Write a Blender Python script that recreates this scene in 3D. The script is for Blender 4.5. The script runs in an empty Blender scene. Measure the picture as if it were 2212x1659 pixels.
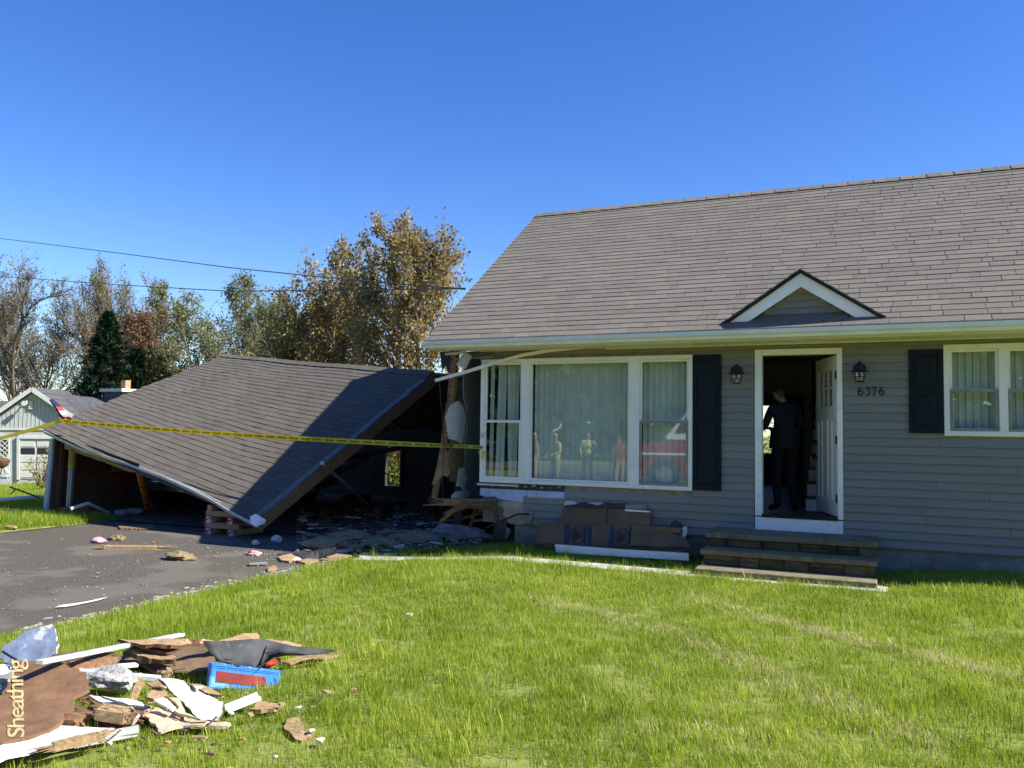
import bpy, bmesh, math, random
from mathutils import Vector, Matrix, noise
random.seed(7)
S = bpy.context.scene
COL = S.collection
V3 = Vector
R_ = math.radians

# ------------------------------------------------------------------ camera
CAM = V3((0.0, -11.1, 1.63))
YAW, PITCH, ROLL = R_(24.43), R_(3.095), R_(0.79)
FPX, PW_, PH_ = 1800.0, 2212.0, 1659.0          # focal length for a frame 2212 wide
_f = V3((-math.sin(YAW)*math.cos(PITCH), math.cos(YAW)*math.cos(PITCH), math.sin(PITCH)))
_r0 = V3((math.cos(YAW), math.sin(YAW), 0)); _u0 = _r0.cross(_f)
_r = _r0*math.cos(ROLL)+_u0*math.sin(ROLL); _u = -_r0*math.sin(ROLL)+_u0*math.cos(ROLL)
cam = bpy.data.cameras.new('camera'); camo = bpy.data.objects.new('camera', cam); COL.objects.link(camo)
cam.sensor_width = 36; cam.sensor_fit = 'HORIZONTAL'; cam.lens = 36*FPX/PW_
cam.clip_start = .05; cam.clip_end = 2000
camo.matrix_world = Matrix(((_r.x,_u.x,-_f.x,CAM.x),(_r.y,_u.y,-_f.y,CAM.y),(_r.z,_u.z,-_f.z,CAM.z),(0,0,0,1)))
S.camera = camo
# ------------------------------------------------------------------ sky and sun
SUN = V3((3.74, 0.6, 3.18)).normalized()
w = bpy.data.worlds.new('World'); S.world = w; w.use_nodes = True
nt = w.node_tree; nt.nodes.clear()
sky = nt.nodes.new('ShaderNodeTexSky'); sky.sky_type = 'NISHITA'; sky.sun_disc = False
sky.sun_elevation = math.asin(SUN.z); sky.sun_rotation = math.atan2(SUN.x, SUN.y)
sky.altitude = 200; sky.air_density = 1.0; sky.dust_density = 0.15; sky.ozone_density = 4.0
hs = nt.nodes.new('ShaderNodeHueSaturation'); hs.inputs['Saturation'].default_value = 1.27; hs.inputs['Hue'].default_value = .516
bg = nt.nodes.new('ShaderNodeBackground'); bg.inputs['Strength'].default_value = 0.105
out = nt.nodes.new('ShaderNodeOutputWorld')
nt.links.new(sky.outputs[0], hs.inputs['Color']); nt.links.new(hs.outputs[0], bg.inputs[0]); nt.links.new(bg.outputs[0], out.inputs[0])
sl = bpy.data.lights.new('sun', 'SUN'); sl.energy = 5.0; sl.angle = R_(.55); sl.color = (1, .955, .88)
so = bpy.data.objects.new('sun', sl); COL.objects.link(so); so.rotation_euler = SUN.to_track_quat('Z', 'Y').to_euler(); so.location = (20, 5, 30)
S.view_settings.view_transform = 'Standard'; S.view_settings.look = 'None'
S.view_settings.exposure = 1.0; S.view_settings.gamma = 1; S.view_settings.use_curve_mapping = False
S.render.engine = 'CYCLES'; S.cycles.use_denoising = True
S.cycles.max_bounces = 8; S.cycles.transparent_max_bounces = 16; S.cycles.caustics_reflective = False; S.cycles.caustics_refractive = False

# ------------------------------------------------------------------ pixel rays (2212-wide frame)
def ray(px, py): return _f + _r*((px-PW_/2)/FPX) - _u*((py-PH_/2)/FPX)
def FY(px, py, y=0.):
    d = ray(px, py); return CAM + d*((y-CAM.y)/d.y)
def FX(px, py, x):
    d = ray(px, py); return CAM + d*((x-CAM.x)/d.x)
def FZ(px, py, z):
    d = ray(px, py); return CAM + d*((z-CAM.z)/d.z)
def FT(px, py, t): return CAM + ray(px, py)*t
def sstep(a, b, x):
    t = max(0., min(1., (x-a)/(b-a))); return t*t*(3-2*t)
DRV_L, DRV_R, DRV_Z = -13.6, -6.88, -.22
def lz(x, y):
    """height of the lawn"""
    z = -.17*sstep(-4.2, -6.8, x)
    z += .07*sstep(-.2, 1.0, x)*sstep(-3.5, -.6, y) - .03*sstep(1.5, -.5, x)*sstep(-3., -.8, y)
    z += .02*noise.noise((x*.35, y*.35, 0)) + .012*noise.noise((x*1.1, y*1.1, 3))
    if x < -6.8: z = min(z, -.2)
    if DRV_L+.05 < x < DRV_R-.05 and y < 8: z = -.3
    if x < -13.5: z = -.2+.02*noise.noise((x*.35, y*.35, 0))
    far = max(0, y-9, -x-16.5)
    z -= 1.0*sstep(0, 18, far)
    return z
def G(px, py, h=0.):
    """a point h above the lawn or drive seen at a pixel"""
    p = FZ(px, py, h)
    for i in range(12):
        g = lz(p.x, p.y)
        if DRV_L < p.x < DRV_R and p.y < 8: g = DRV_Z
        p = FZ(px, py, g+h)
    return p

# ------------------------------------------------------------------ mesh helpers
class MB:
    def __init__(s): s.v = []; s.f = []; s.m = []
    def add(s, vs, fs, m=0):
        b = len(s.v); s.v += [V3(p) for p in vs]
        for f in fs: s.f.append([b+i for i in f]); s.m.append(m)
        return s
    def hexa(s, p, m=0):
        return s.add(p, [(3,2,1,0),(4,5,6,7),(0,1,5,4),(1,2,6,5),(2,3,7,6),(3,0,4,7)], m)
    def box(s, lo, hi, m=0):
        a, b = lo, hi
        return s.hexa([(a[0],a[1],a[2]),(b[0],a[1],a[2]),(b[0],b[1],a[2]),(a[0],b[1],a[2]),(a[0],a[1],b[2]),(b[0],a[1],b[2]),(b[0],b[1],b[2]),(a[0],b[1],b[2])], m)
    def bar(s, A, B, wd, ht, up=(0,0,1), m=0, taper=1.):
        A, B = V3(A), V3(B); d = (B-A).normalized(); up = V3(up)
        sx = d.cross(up)
        if sx.length < 1e-4: sx = d.cross(V3((1,0,0)))
        sx.normalize(); uz = sx.cross(d); sx *= wd/2; uz *= ht/2; t = taper
        return s.hexa([A-sx-uz, A+sx-uz, B+sx*t-uz*t, B-sx*t-uz*t, A-sx+uz, A+sx+uz, B+sx*t+uz*t, B-sx*t+uz*t], m)
    def prism(s, pts, vec, m=0, mside=None):
        n = len(pts); vec = V3(vec); pts = [V3(p) for p in pts]
        b = len(s.v); s.v += pts+[p+vec for p in pts]
        s.f.append([b+i for i in reversed(range(n))]); s.m.append(m if mside is None else mside)
        s.f.append([b+n+i for i in range(n)]); s.m.append(m)
        for i in range(n):
            j = (i+1) % n; s.f.append([b+i, b+j, b+n+j, b+n+i]); s.m.append(m if mside is None else mside)
        return s
    def tube(s, path, rad, n=6, m=0, cap=True):
        path = [V3(p) for p in path]; k = len(path)
        if not hasattr(rad, '__len__'): rad = [rad]*k
        b = len(s.v); ref = V3((.13,.31,.94)); 
        for i, p in enumerate(path):
            d = (path[min(i+1,k-1)]-path[max(i-1,0)])
            if d.length < 1e-9: d = V3((0,0,1))
            d.normalize()
            a = d.cross(ref)
            if a.length < .05: a = d.cross(V3((1,0,0)))
            a.normalize(); c = d.cross(a)
            for j in range(n):
                t = 2*math.pi*j/n; s.v.append(p+(a*math.cos(t)+c*math.sin(t))*rad[i])
        for i in range(k-1):
            for j in range(n):
                q = (j+1) % n; s.f.append([b+i*n+j, b+i*n+q, b+(i+1)*n+q, b+(i+1)*n+j]); s.m.append(m)
        if cap:
            s.f.append([b+j for j in reversed(range(n))]); s.m.append(m)
            s.f.append([b+(k-1)*n+j for j in range(n)]); s.m.append(m)
        return s
    def lathe(s, c, prof, n=16, axis=(0,0,1), m=0):
        ax = V3(axis).normalized(); a = ax.orthogonal().normalized(); cc = ax.cross(a); c = V3(c); b = len(s.v)
        for r, h in prof:
            for j in range(n):
                t = 2*math.pi*j/n; s.v.append(c+ax*h+(a*math.cos(t)+cc*math.sin(t))*r)
        k = len(prof)
        for i in range(k-1):
            for j in range(n):
                q = (j+1) % n; s.f.append([b+i*n+j, b+i*n+q, b+(i+1)*n+q, b+(i+1)*n+j]); s.m.append(m)
        if prof[0][0] > 1e-4: s.f.append([b+j for j in reversed(range(n))]); s.m.append(m)
        if prof[-1][0] > 1e-4: s.f.append([b+(k-1)*n+j for j in range(n)]); s.m.append(m)
        return s
    def grid(s, rows, thick=None, m=0):
        """a sheet through rows of points, given a thickness"""
        r, c = len(rows), len(rows[0]); b = len(s.v)
        pts = [V3(p) for row in rows for p in row]; s.v += pts
        for i in range(r-1):
            for j in range(c-1): s.f.append([b+i*c+j, b+i*c+j+1, b+(i+1)*c+j+1, b+(i+1)*c+j]); s.m.append(m)
        if thick:
            e1 = pts[c-1]-pts[0]; e2 = pts[(r-1)*c]-pts[0]; nrm = e1.cross(e2).normalized()*-thick
            b2 = len(s.v); s.v += [p+nrm for p in pts]
            for i in range(r-1):
                for j in range(c-1): s.f.append([b2+i*c+j, b2+(i+1)*c+j, b2+(i+1)*c+j+1, b2+i*c+j+1]); s.m.append(m)
            ring = [j for j in range(c)]+[i*c+c-1 for i in range(1, r)]+[(r-1)*c+j for j in range(c-2, -1, -1)]+[i*c for i in range(r-2, 0, -1)]
            for q in range(len(ring)):
                i0, i1 = ring[q], ring[(q+1) % len(ring)]; s.f.append([b+i1, b+i0, b2+i0, b2+i1]); s.m.append(m)
        return s

ORG = {}
def link_mesh(name, me, mats, parent=None, loc=None):
    o = bpy.data.objects.new(name, me); COL.objects.link(o)
    for m in (mats if isinstance(mats, (list, tuple)) else [mats]): me.materials.append(m)
    return o
def obj(name, mb, mats, parent=None, smooth=False, bevel=0., tri=False, org=None, bseg=1):
    me = bpy.data.meshes.new(name)
    if parent is not None: L = ORG[parent]
    else:
        if org is None:
            xs = [p.x for p in mb.v]; ys = [p.y for p in mb.v]; zs = [p.z for p in mb.v]
            org = ((min(xs)+max(xs))/2, (min(ys)+max(ys))/2, min(zs))
        L = V3(org)
    me.from_pydata([p-L for p in mb.v], [], mb.f)
    mt = mats if isinstance(mats, (list, tuple)) else [mats]
    for m in mt: me.materials.append(m)
    if len(mt) > 1: me.polygons.foreach_set('material_index', mb.m)
    if bevel or tri:
        bm = bmesh.new(); bm.from_mesh(me)
        if tri: bmesh.ops.triangulate(bm, faces=[f for f in bm.faces if len(f.verts) > 4])
        if bevel:
            bmesh.ops.recalc_face_normals(bm, faces=bm.faces)
            ed = [e for e in bm.edges if len(e.link_faces) == 2 and e.calc_face_angle(0) > .5]
            bmesh.ops.bevel(bm, geom=ed, offset=bevel, segments=bseg, affect='EDGES', clamp_overlap=True)
        bm.to_mesh(me); bm.free()
    if smooth:
        me.polygons.foreach_set('use_smooth', [True]*len(me.polygons))
        if smooth != 2: me.set_sharp_from_angle(angle=R_(40))
    me.update()
    o = bpy.data.objects.new(name, me); COL.objects.link(o)
    ORG[o] = L
    if parent is not None: o.parent = parent
    else: o.location = L
    return o
def tag(o, label, cat, group=None):
    o['label'] = label; o['category'] = cat
    if group: o['group'] = group
    return o
def thing(name, label, cat, loc, group=None):
    o = bpy.data.objects.new(name, None); COL.objects.link(o); o.location = loc; ORG[o] = V3(loc); o.empty_display_size = .2
    return tag(o, label, cat, group)
def struct(o): o['kind'] = 'structure'; return o
def stuff(o): o['kind'] = 'stuff'; return o

# ------------------------------------------------------------------ materials
MATS = {}
def mat(name, col, rough=.75, var=.15, scale=6., bump=.15, bscale=80., metal=0., spec=.35, stretch=(1,1,1), col2=None, obvar=0., island=0., trans=0., emit=None, patch=None):
    m = bpy.data.materials.new(name); m.use_nodes = True; MATS[name] = m
    t = m.node_tree; N = t.nodes; Lk = t.links.new
    b = N['Principled BSDF']; b.inputs['Roughness'].default_value = rough; b.inputs['Metallic'].default_value = metal
    b.inputs['Specular IOR Level'].default_value = spec
    geo = N.new('ShaderNodeNewGeometry'); mp = N.new('ShaderNodeMapping'); mp.inputs['Scale'].default_value = stretch
    Lk(geo.outputs['Position'], mp.inputs['Vector'])
    n1 = N.new('ShaderNodeTexNoise'); n1.inputs['Scale'].default_value = scale; n1.inputs['Detail'].default_value = 6; n1.inputs['Roughness'].default_value = .65
    Lk(mp.outputs[0], n1.inputs['Vector'])
    mx = N.new('ShaderNodeMix'); mx.data_type = 'RGBA'
    c2 = col2 or tuple(c*(1-var*1.6) for c in col)
    c1 = col if col2 else tuple(min(1, c*(1+var)) for c in col)
    mx.inputs[6].default_value = (*c1, 1); mx.inputs[7].default_value = (*c2, 1)
    rp = N.new('ShaderNodeMapRange'); rp.inputs[1].default_value = .3; rp.inputs[2].default_value = .7
    Lk(n1.outputs['Fac'], rp.inputs[0]); Lk(rp.outputs[0], mx.inputs[0])
    c = mx.outputs[2]
    if obvar or island:
        oi = N.new('ShaderNodeObjectInfo'); ad = N.new('ShaderNodeMath'); ad.operation = 'ADD'
        Lk(oi.outputs['Random'], ad.inputs[0])
        if island: Lk(geo.outputs['Random Per Island'], ad.inputs[1])
        else: ad.inputs[1].default_value = 0
        fr = N.new('ShaderNodeMath'); fr.operation = 'FRACT'; Lk(ad.outputs[0], fr.inputs[0])
        mr = N.new('ShaderNodeMapRange'); k = max(obvar, island); mr.inputs[3].default_value = 1-k; mr.inputs[4].default_value = 1+k*.7
        Lk(fr.outputs[0], mr.inputs[0])
        vm = N.new('ShaderNodeVectorMath'); vm.operation = 'SCALE'; Lk(c, vm.inputs[0]); Lk(mr.outputs[0], vm.inputs['Scale']); c = vm.outputs[0]
    if patch:
        n3 = N.new('ShaderNodeTexNoise'); n3.inputs['Scale'].default_value = patch[1]; n3.inputs['Detail'].default_value = 4
        Lk(geo.outputs['Position'], n3.inputs['Vector'])
        r3 = N.new('ShaderNodeMapRange'); r3.inputs[1].default_value = patch[2]; r3.inputs[2].default_value = patch[2]+.08; Lk(n3.outputs['Fac'], r3.inputs[0])
        m3 = N.new('ShaderNodeMix'); m3.data_type = 'RGBA'; Lk(r3.outputs[0], m3.inputs[0]); Lk(c, m3.inputs[6]); m3.inputs[7].default_value = (*patch[0], 1); c = m3.outputs[2]
    Lk(c, b.inputs['Base Color'])
    if bump:
        n2 = N.new('ShaderNodeTexNoise'); n2.inputs['Scale'].default_value = bscale; n2.inputs['Detail'].default_value = 4
        Lk(mp.outputs[0], n2.inputs['Vector']); bp = N.new('ShaderNodeBump'); bp.inputs['Strength'].default_value = bump; bp.inputs['Distance'].default_value = .01
        Lk(n2.outputs['Fac'], bp.inputs['Height']); Lk(bp.outputs[0], b.inputs['Normal'])
    if trans:
        o = N['Material Output']; tr = N.new('ShaderNodeBsdfTranslucent'); Lk(c, tr.inputs[0]); ms = N.new('ShaderNodeMixShader'); ms.inputs[0].default_value = trans
        Lk(b.outputs[0], ms.inputs[1]); Lk(tr.outputs[0], ms.inputs[2]); Lk(ms.outputs[0], o.inputs[0])
    if emit:
        b.inputs['Emission Color'].default_value = (*emit[:3], 1); b.inputs['Emission Strength'].default_value = emit[3]
    return m
def glass_mat(name, tint=(.94,.97,.96), refl0=.085):
    m = bpy.data.materials.new(name); m.use_nodes = True; t = m.node_tree; N = t.nodes; Lk = t.links.new
    N.remove(N['Principled BSDF']); o = N['Material Output']
    geo = N.new('ShaderNodeNewGeometry'); dt = N.new('ShaderNodeVectorMath'); dt.operation = 'DOT_PRODUCT'; Lk(geo.outputs['Normal'], dt.inputs[0]); Lk(geo.outputs['Incoming'], dt.inputs[1])
    ab = N.new('ShaderNodeMath'); ab.operation = 'ABSOLUTE'; Lk(dt.outputs['Value'], ab.inputs[0]); iv = N.new('ShaderNodeMath'); iv.operation = 'SUBTRACT'; iv.inputs[0].default_value = 1; Lk(ab.outputs[0], iv.inputs[1])
    pw5 = N.new('ShaderNodeMath'); pw5.operation = 'POWER'; Lk(iv.outputs[0], pw5.inputs[0]); pw5.inputs[1].default_value = 5
    mu = N.new('ShaderNodeMath'); mu.operation = 'MULTIPLY_ADD'; mu.inputs[1].default_value = .85; mu.inputs[2].default_value = refl0; mu.use_clamp = True; Lk(pw5.outputs[0], mu.inputs[0])
    tr = N.new('ShaderNodeBsdfTransparent'); tr.inputs[0].default_value = (*tint, 1)
    gl = N.new('ShaderNodeBsdfGlossy'); gl.inputs['Roughness'].default_value = .0; gl.inputs[0].default_value = (1,1,1,1)
    ms = N.new('ShaderNodeMixShader'); Lk(mu.outputs[0], ms.inputs[0]); Lk(tr.outputs[0], ms.inputs[1]); Lk(gl.outputs[0], ms.inputs[2]); Lk(ms.outputs[0], o.inputs[0])
    return m

M_white = mat('white_vinyl', (.93,.91,.83), .45, .05, 3, .04, 60, spec=.5, patch=((.55,.55,.52), 5, .66))
M_white_dirty = mat('white_dirty', (.56,.55,.51), .6, .15, 9, .1, 60, patch=((.38,.35,.3), 6, .62))
M_gutter = mat('gutter_metal', (.86,.87,.82), .4, .08, 4, .04, 30, spec=.5, stretch=(1,4,1))
M_soffit = mat('soffit_vinyl', (.78,.74,.58), .6, .08, 8, .05)
M_siding = mat('siding_grey', (.25,.247,.215), .55, .10, 2.5, .12, 90, stretch=(.12,1,1.2), obvar=.05)
M_siding2 = mat('siding_grey_dark', (.17,.172,.16), .55, .10, 2.5, .12, 90, stretch=(.12,1,1.2))
M_sheath = mat('house_wrap_board', (.3,.27,.22), .8, .25)
M_concrete = mat('concrete', (.28,.27,.225), .9, .25, 4, .35, 50, patch=((.2,.2,.18), 2.2, .58))
M_conc_light = mat('path_concrete', (.50,.47,.41), .9, .2, 6, .35, 50, patch=((.33,.3,.25), 3, .6))
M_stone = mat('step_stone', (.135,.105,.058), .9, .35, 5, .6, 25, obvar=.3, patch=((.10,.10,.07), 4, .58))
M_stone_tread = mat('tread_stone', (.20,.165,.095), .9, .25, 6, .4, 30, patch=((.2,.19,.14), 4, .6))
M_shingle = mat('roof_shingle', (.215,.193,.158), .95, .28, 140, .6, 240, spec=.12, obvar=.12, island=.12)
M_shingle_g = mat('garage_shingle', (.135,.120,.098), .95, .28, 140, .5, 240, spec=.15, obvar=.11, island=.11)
M_tar = mat('roof_tar', (.025,.025,.027), .9, .2)
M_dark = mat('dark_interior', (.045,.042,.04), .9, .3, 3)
M_black = mat('black_paint', (.012,.013,.015), .45, .2, spec=.5)
M_shutter = mat('shutter_navy', (.009,.016,.023), .6, .15, 12, .12, 60, stretch=(3,3,.4), spec=.2)
M_wood = mat('wood_brown', (.30,.165,.082), .9, .35, 4, .6, 22, stretch=(2,13,13), obvar=.2)
M_wood_old = mat('wood_old', (.17,.092,.05), .9, .4, 4, .6, 22, stretch=(2,13,13), obvar=.25)
M_wood_light = mat('wood_light', (.42,.285,.145), .85, .35, 4, .6, 22, stretch=(2,13,13), obvar=.15, patch=((.36,.2,.1), 5, .6))
M_pine = mat('pine_timber', (.46,.30,.165), .75, .2, 6, .3, 50, obvar=.12)
M_ply = mat('plywood', (.55,.44,.29), .8, .18, 6, .3, 40, patch=((.33,.22,.12), 9, .68))
M_board = mat('sheathing_brown', (.205,.112,.055), .9, .25, 7, .45, 45, patch=((.30,.18,.095), 3.5, .62))
M_cardb = mat('fibre_board', (.17,.112,.06), .9, .2, 4, .3, 40)
M_print = mat('print_cream', (.55,.42,.19), .9, .3, 25, 0, patch=((.30,.17,.09), 14, .60))
M_blueprint = mat('print_blue', (.03,.045,.095), .85, .25, 14, 0)
M_foil = mat('foil_face', (.24,.29,.38), .38, .2, 5, .2, 20, metal=.3, patch=((.66,.66,.64), 9, .60))
M_bluefoam = mat('foil_sheathing', (.50,.58,.78), .6, .15, 7, .2, 40, patch=((.8,.8,.78), 5, .62))
M_gyp = mat('gypsum', (.60,.59,.55), .95, .1, 12, .25, 60)
M_paintwall = mat('grey_drywall', (.24,.27,.265), .85, .06, 4, .05)
M_kraft = mat('kraft_paper', (.33,.22,.12), .9, .25, 5, .4, 30)
M_tarpaper = mat('tar_paper', (.055,.057,.06), .75, .3, 6, .3, 40, patch=((.12,.12,.115), 9, .63))
M_insul_b = mat('insulation_tan', (.30,.225,.12), 1., .4, 30, 1., 60)
M_insul_p = mat('insulation_pink', (.80,.44,.47), 1., .25, 25, 1., 60)
M_greyfluff = mat('insulation_grey', (.42,.41,.38), 1., .4, 40, 1., 60)
M_asphalt = mat('asphalt', (.128,.114,.090), 1., .5, 60, .7, 150, spec=.08, patch=((.15,.135,.109), 1.1, .52))
M_lawn = mat('lawn_soil', (.19,.24,.035), 1., .3, 6, .5, 40, col2=(.22,.22,.07))
M_glass = glass_mat('window_glass')
M_glassd = glass_mat('clear_glass', (.95,.95,.95))
M_blind = mat('blind_fabric', (.78,.82,.74), .8, .08, 6, .05, obvar=.05)
M_yellow = mat('tape_yellow', (.86,.75,.05), .45, .05, 5, 0, trans=.45)
M_ink = mat('tape_ink', (.14,.11,.015), .6, .1, 5, 0)
M_orange = mat('orange_paint', (.55,.20,.02), .55, .3, 9, .15)
M_steel = mat('grey_steel', (.32,.32,.31), .45, .2, 8, .1, metal=.6)
M_red = mat('red_plastic', (.62,.03,.03), .5, .15)
M_ytag = mat('strut_yellow', (.5,.36,.03), .6, .3)
M_blue = mat('blue_vinyl', (.045,.22,.62), .38, .18, 10, .25, 60, spec=.6, patch=((.16,.42,.8), 4, .62))
M_maroon = mat('maroon_panel', (.25,.035,.025), .6, .2, 8, .1)
M_door = mat('door_white', (.66,.65,.60), .5, .04, 4, .03)
M_bronze = mat('dark_bronze', (.010,.012,.018), .5, .2, spec=.3)
M_garfloor = mat('shade_dark_slab', (.075,.07,.062), .95, .4, 3, .4, 40)  # slab colour darkened to stand in for the garage's deep shade
M_chalk = mat('chalk_mark', (.62,.58,.5), .9, .1)
# ================================================================== setting: ground, drive, path
def axis(lo, a, b, hi, fine, coarse):
    v = []; x = a
    while x < b: v.append(x); x += fine
    v.append(b); s = fine*2; x = b
    while x < hi: x += s; s = min(s*1.35, coarse); v.append(min(x, hi))
    s = fine*2; x = a; L = []
    while x > lo: x -= s; s = min(s*1.35, coarse); L.append(max(x, lo))
    return sorted(set(L+v))
_xs = axis(-400, -18, 4, 400, .22, 40); _ys = axis(-300, -12, 2, 600, .22, 40)
mb = MB(); mb.grid([[(x, y, lz(x, y)) for x in _xs] for y in _ys])
struct(obj('lawn', mb, M_lawn, org=(0,0,0), smooth=2))
mb = MB(); rows = []
for j in range(90):
    y = -34+34.55*j/89; row = []
    for i in range(28):
        t = i/27; e = .05*noise.noise((y*.9, 0, 0 if t < .5 else 9))
        x = DRV_L+(DRV_R-DRV_L)*t+e*(1 if t in (0, 1) else .3)
        if t == 0: x += .9*sstep(-6, .5, y)*0
        row.append((x, y, DRV_Z+.012*noise.noise((x*.5, y*.5, 4))))
    rows.append(row)
struct(obj('driveway', MB().grid(rows, .06), M_asphalt, org=(-10.2,-17,DRV_Z), smooth=2))
mb = MB().box((-16.0,.5,-.4), (-6.1,7.9,-.185))
struct(obj('garage_floor', mb, M_garfloor, bevel=.012))
# narrow concrete path from the drive to the steps
pa = thing('garden_path', 'narrow pale concrete path half buried in grass in front of the house', 'path', (-3.4,-1.3,-.1))
x = -6.75; i = 0
while x < -.05:
    L_ = min(1.12, -.05-x); a, b_ = x+.006, x+L_-.006
    mb = MB(); z0, z1 = lz(a, -1.3)+.018, lz(b_, -1.3)+.018
    mb.hexa([(a,-1.50,z0-.09),(b_,-1.50,z1-.09),(b_,-1.16,z1-.09),(a,-1.16,z0-.09),(a,-1.50,z0),(b_,-1.50,z1),(b_,-1.16,z1),(a,-1.16,z0)])
    obj('paving_slab', mb, M_conc_light, pa, bevel=.008); x += L_

# ================================================================== house
house = thing('house', 'grey clapboard house with shingled gable roof, number 6376 and torn left corner', 'house', (0, 3.7, 0))
XL, XR, YB = -6.05, 5.2, 7.4
SL = math.atan2(2.87, 4.15); EY, EZ = -.45, 2.93       # roof slope, eave line
RAKE = -6.24
def roofp(x, v, n=0.):
    return V3((x, EY+v*math.cos(SL)-n*math.sin(SL), EZ+v*math.sin(SL)+n*math.cos(SL)))
VMAX = 4.15/math.cos(SL)
OPEN = [(-5.53,-2.39,.845,2.655), (-1.60,-.53,.385,2.705), (.58,1.80,1.62,2.70)]
# --- wall core behind the cladding
mb = MB(); zc = [.2,.385,.845,1.62,2.655,2.70,2.705,2.86]; xc = [-4.85,-4.2,-2.39,-1.60,-.53,.58,1.80,XR]
for a, b_ in zip(xc, xc[1:]):
    z = .25
    cuts = sorted([(o[2], o[3]) for o in OPEN if o[0] < (a+b_)/2 < o[1]])
    for c0, c1 in cuts+[(2.86, 9)]:
        if c0 > z: mb.box((a, 0, z), (b_, .13, c0))
        z = c1
mb.box((-5.45,0,2.66), (-4.85,.13,2.86)); mb.box((-5.5,.03,.26), (-4.85,.13,.845))
obj('wall_core', mb, M_sheath, house)
def clap(name, x0, x1, z, parent, m=M_siding, h=.1016, y=0., dy=-1):
    mb = MB(); pr = [(0,-.002),(.026,0),(.0255,.007),(.005,h+.001),(0,h+.001)]
    A = [V3((x0, y+dy*p[0], z+p[1])) for p in pr]; mb.prism(A, (x1-x0, 0, 0)); mb.f = [list(reversed(f)) for f in mb.f]
    return obj(name, mb, m, parent)
z = .27; k = 0
while z < 2.76:
    h = min(.1016, 2.79-z); zm = z+h/2
    x0 = -4.78 if zm < .47 else -4.83 if zm < .66 else -4.2 if zm < .845 else -5.36
    segs = [(x0, XR)]
    for o in OPEN:
        if z+h > o[2]+.02 and z < o[3]-.02:
            ns = []
            for a, b_ in segs:
                if o[0] > a and o[0] < b_: ns.append((a, o[0]))
                if o[1] < b_: ns.append((max(a, o[1]), b_))
                elif o[0] >= b_: ns.append((a, b_))
            segs = ns
    for a, b_ in segs:
        if b_-a > .1: 
            cut = a+random.uniform(.8, 2.6)
            if b_-a > 3.4: clap('siding_board', a, cut, z, house, h=h); clap('siding_board', cut+.005, b_, z, house, h=h)
            else: clap('siding_board', a, b_, z, house, h=h)
    z += .1016
# foundation
mb = MB(); mb.box((-4.98,.02,-.5), (XR,.3,.268)); mb.box((-6.05,7.1,-.9), (XR,YB,.268)); mb.box((XR-.3,.3,-.5), (XR,7.1,.268)); mb.box((-6.05,2.2,-.6), (-5.8,7.1,.268))
obj('foundation', mb, M_concrete, house, bevel=.01)
# gable walls, back wall with window opening
mb = MB(); BW = (-3.35,-2.25,1.15,2.25)
mb.box((XL,YB-.13,.25), (BW[0],YB,2.86)); mb.box((BW[1],YB-.13,.25), (XR,YB,2.86)); mb.box((BW[0],YB-.13,.25), (BW[1],YB,BW[2])); mb.box((BW[0],YB-.13,BW[3]), (BW[1],YB,2.86))
for xx in (XL, XR-.13):
    y0 = .95 if xx < 0 else .13
    mb.prism([(xx,y0,.25),(xx,YB-.13,.25),(xx,YB-.13,2.86),(xx,3.7,5.68),(xx,max(y0,-.1),EZ+(max(y0,-.1)-EY)*math.tan(SL)-.12)], (.13,0,0))
obj('rear_wall', mb, M_siding2, house, tri=True)
mb = MB(); mb.bar((-2.8,YB-.1,BW[2]),(-2.8,YB-.1,BW[3]),.05,.05); 
for zz in (BW[2]+.02, 1.72, BW[3]-.02): mb.bar((BW[0],YB-.09,zz),(BW[1],YB-.09,zz),.06,.05)
for q in range(6): mb.bar((BW[0],YB-.05,1.95+q*.05),(BW[1],YB-.05,1.95+q*.05),.03,.004)
obj('rear_window', mb, M_white, house)
# interior floor, ceiling, partition, stair
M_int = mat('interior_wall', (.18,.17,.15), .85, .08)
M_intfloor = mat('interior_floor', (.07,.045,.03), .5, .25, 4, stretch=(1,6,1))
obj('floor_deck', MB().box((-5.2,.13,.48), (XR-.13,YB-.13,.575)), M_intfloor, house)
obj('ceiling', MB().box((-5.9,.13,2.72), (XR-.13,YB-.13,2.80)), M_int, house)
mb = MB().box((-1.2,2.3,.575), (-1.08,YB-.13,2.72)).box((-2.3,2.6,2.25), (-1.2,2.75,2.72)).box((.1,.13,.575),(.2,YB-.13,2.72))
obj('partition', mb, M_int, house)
st = obj('staircase', MB().prism([(-1.06,.95,.575)]+[q for i in range(13) for q in ((-1.06,.95+.24*i,.575+.19*(i+1)-.03),(-1.06,.95+.24*(i+1),.575+.19*(i+1)-.03))]+[(-1.06,.95+.24*13,.575)], (1.1,0,0)), M_door, house, tri=True)
for i in range(13):
    mb = MB().box((-1.06,.95+.24*i-.03,.575+.19*(i+1)-.03), (.04,.95+.24*(i+1),.575+.19*(i+1))); obj('stair_tread', mb, M_black, st, bevel=.006)
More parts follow.
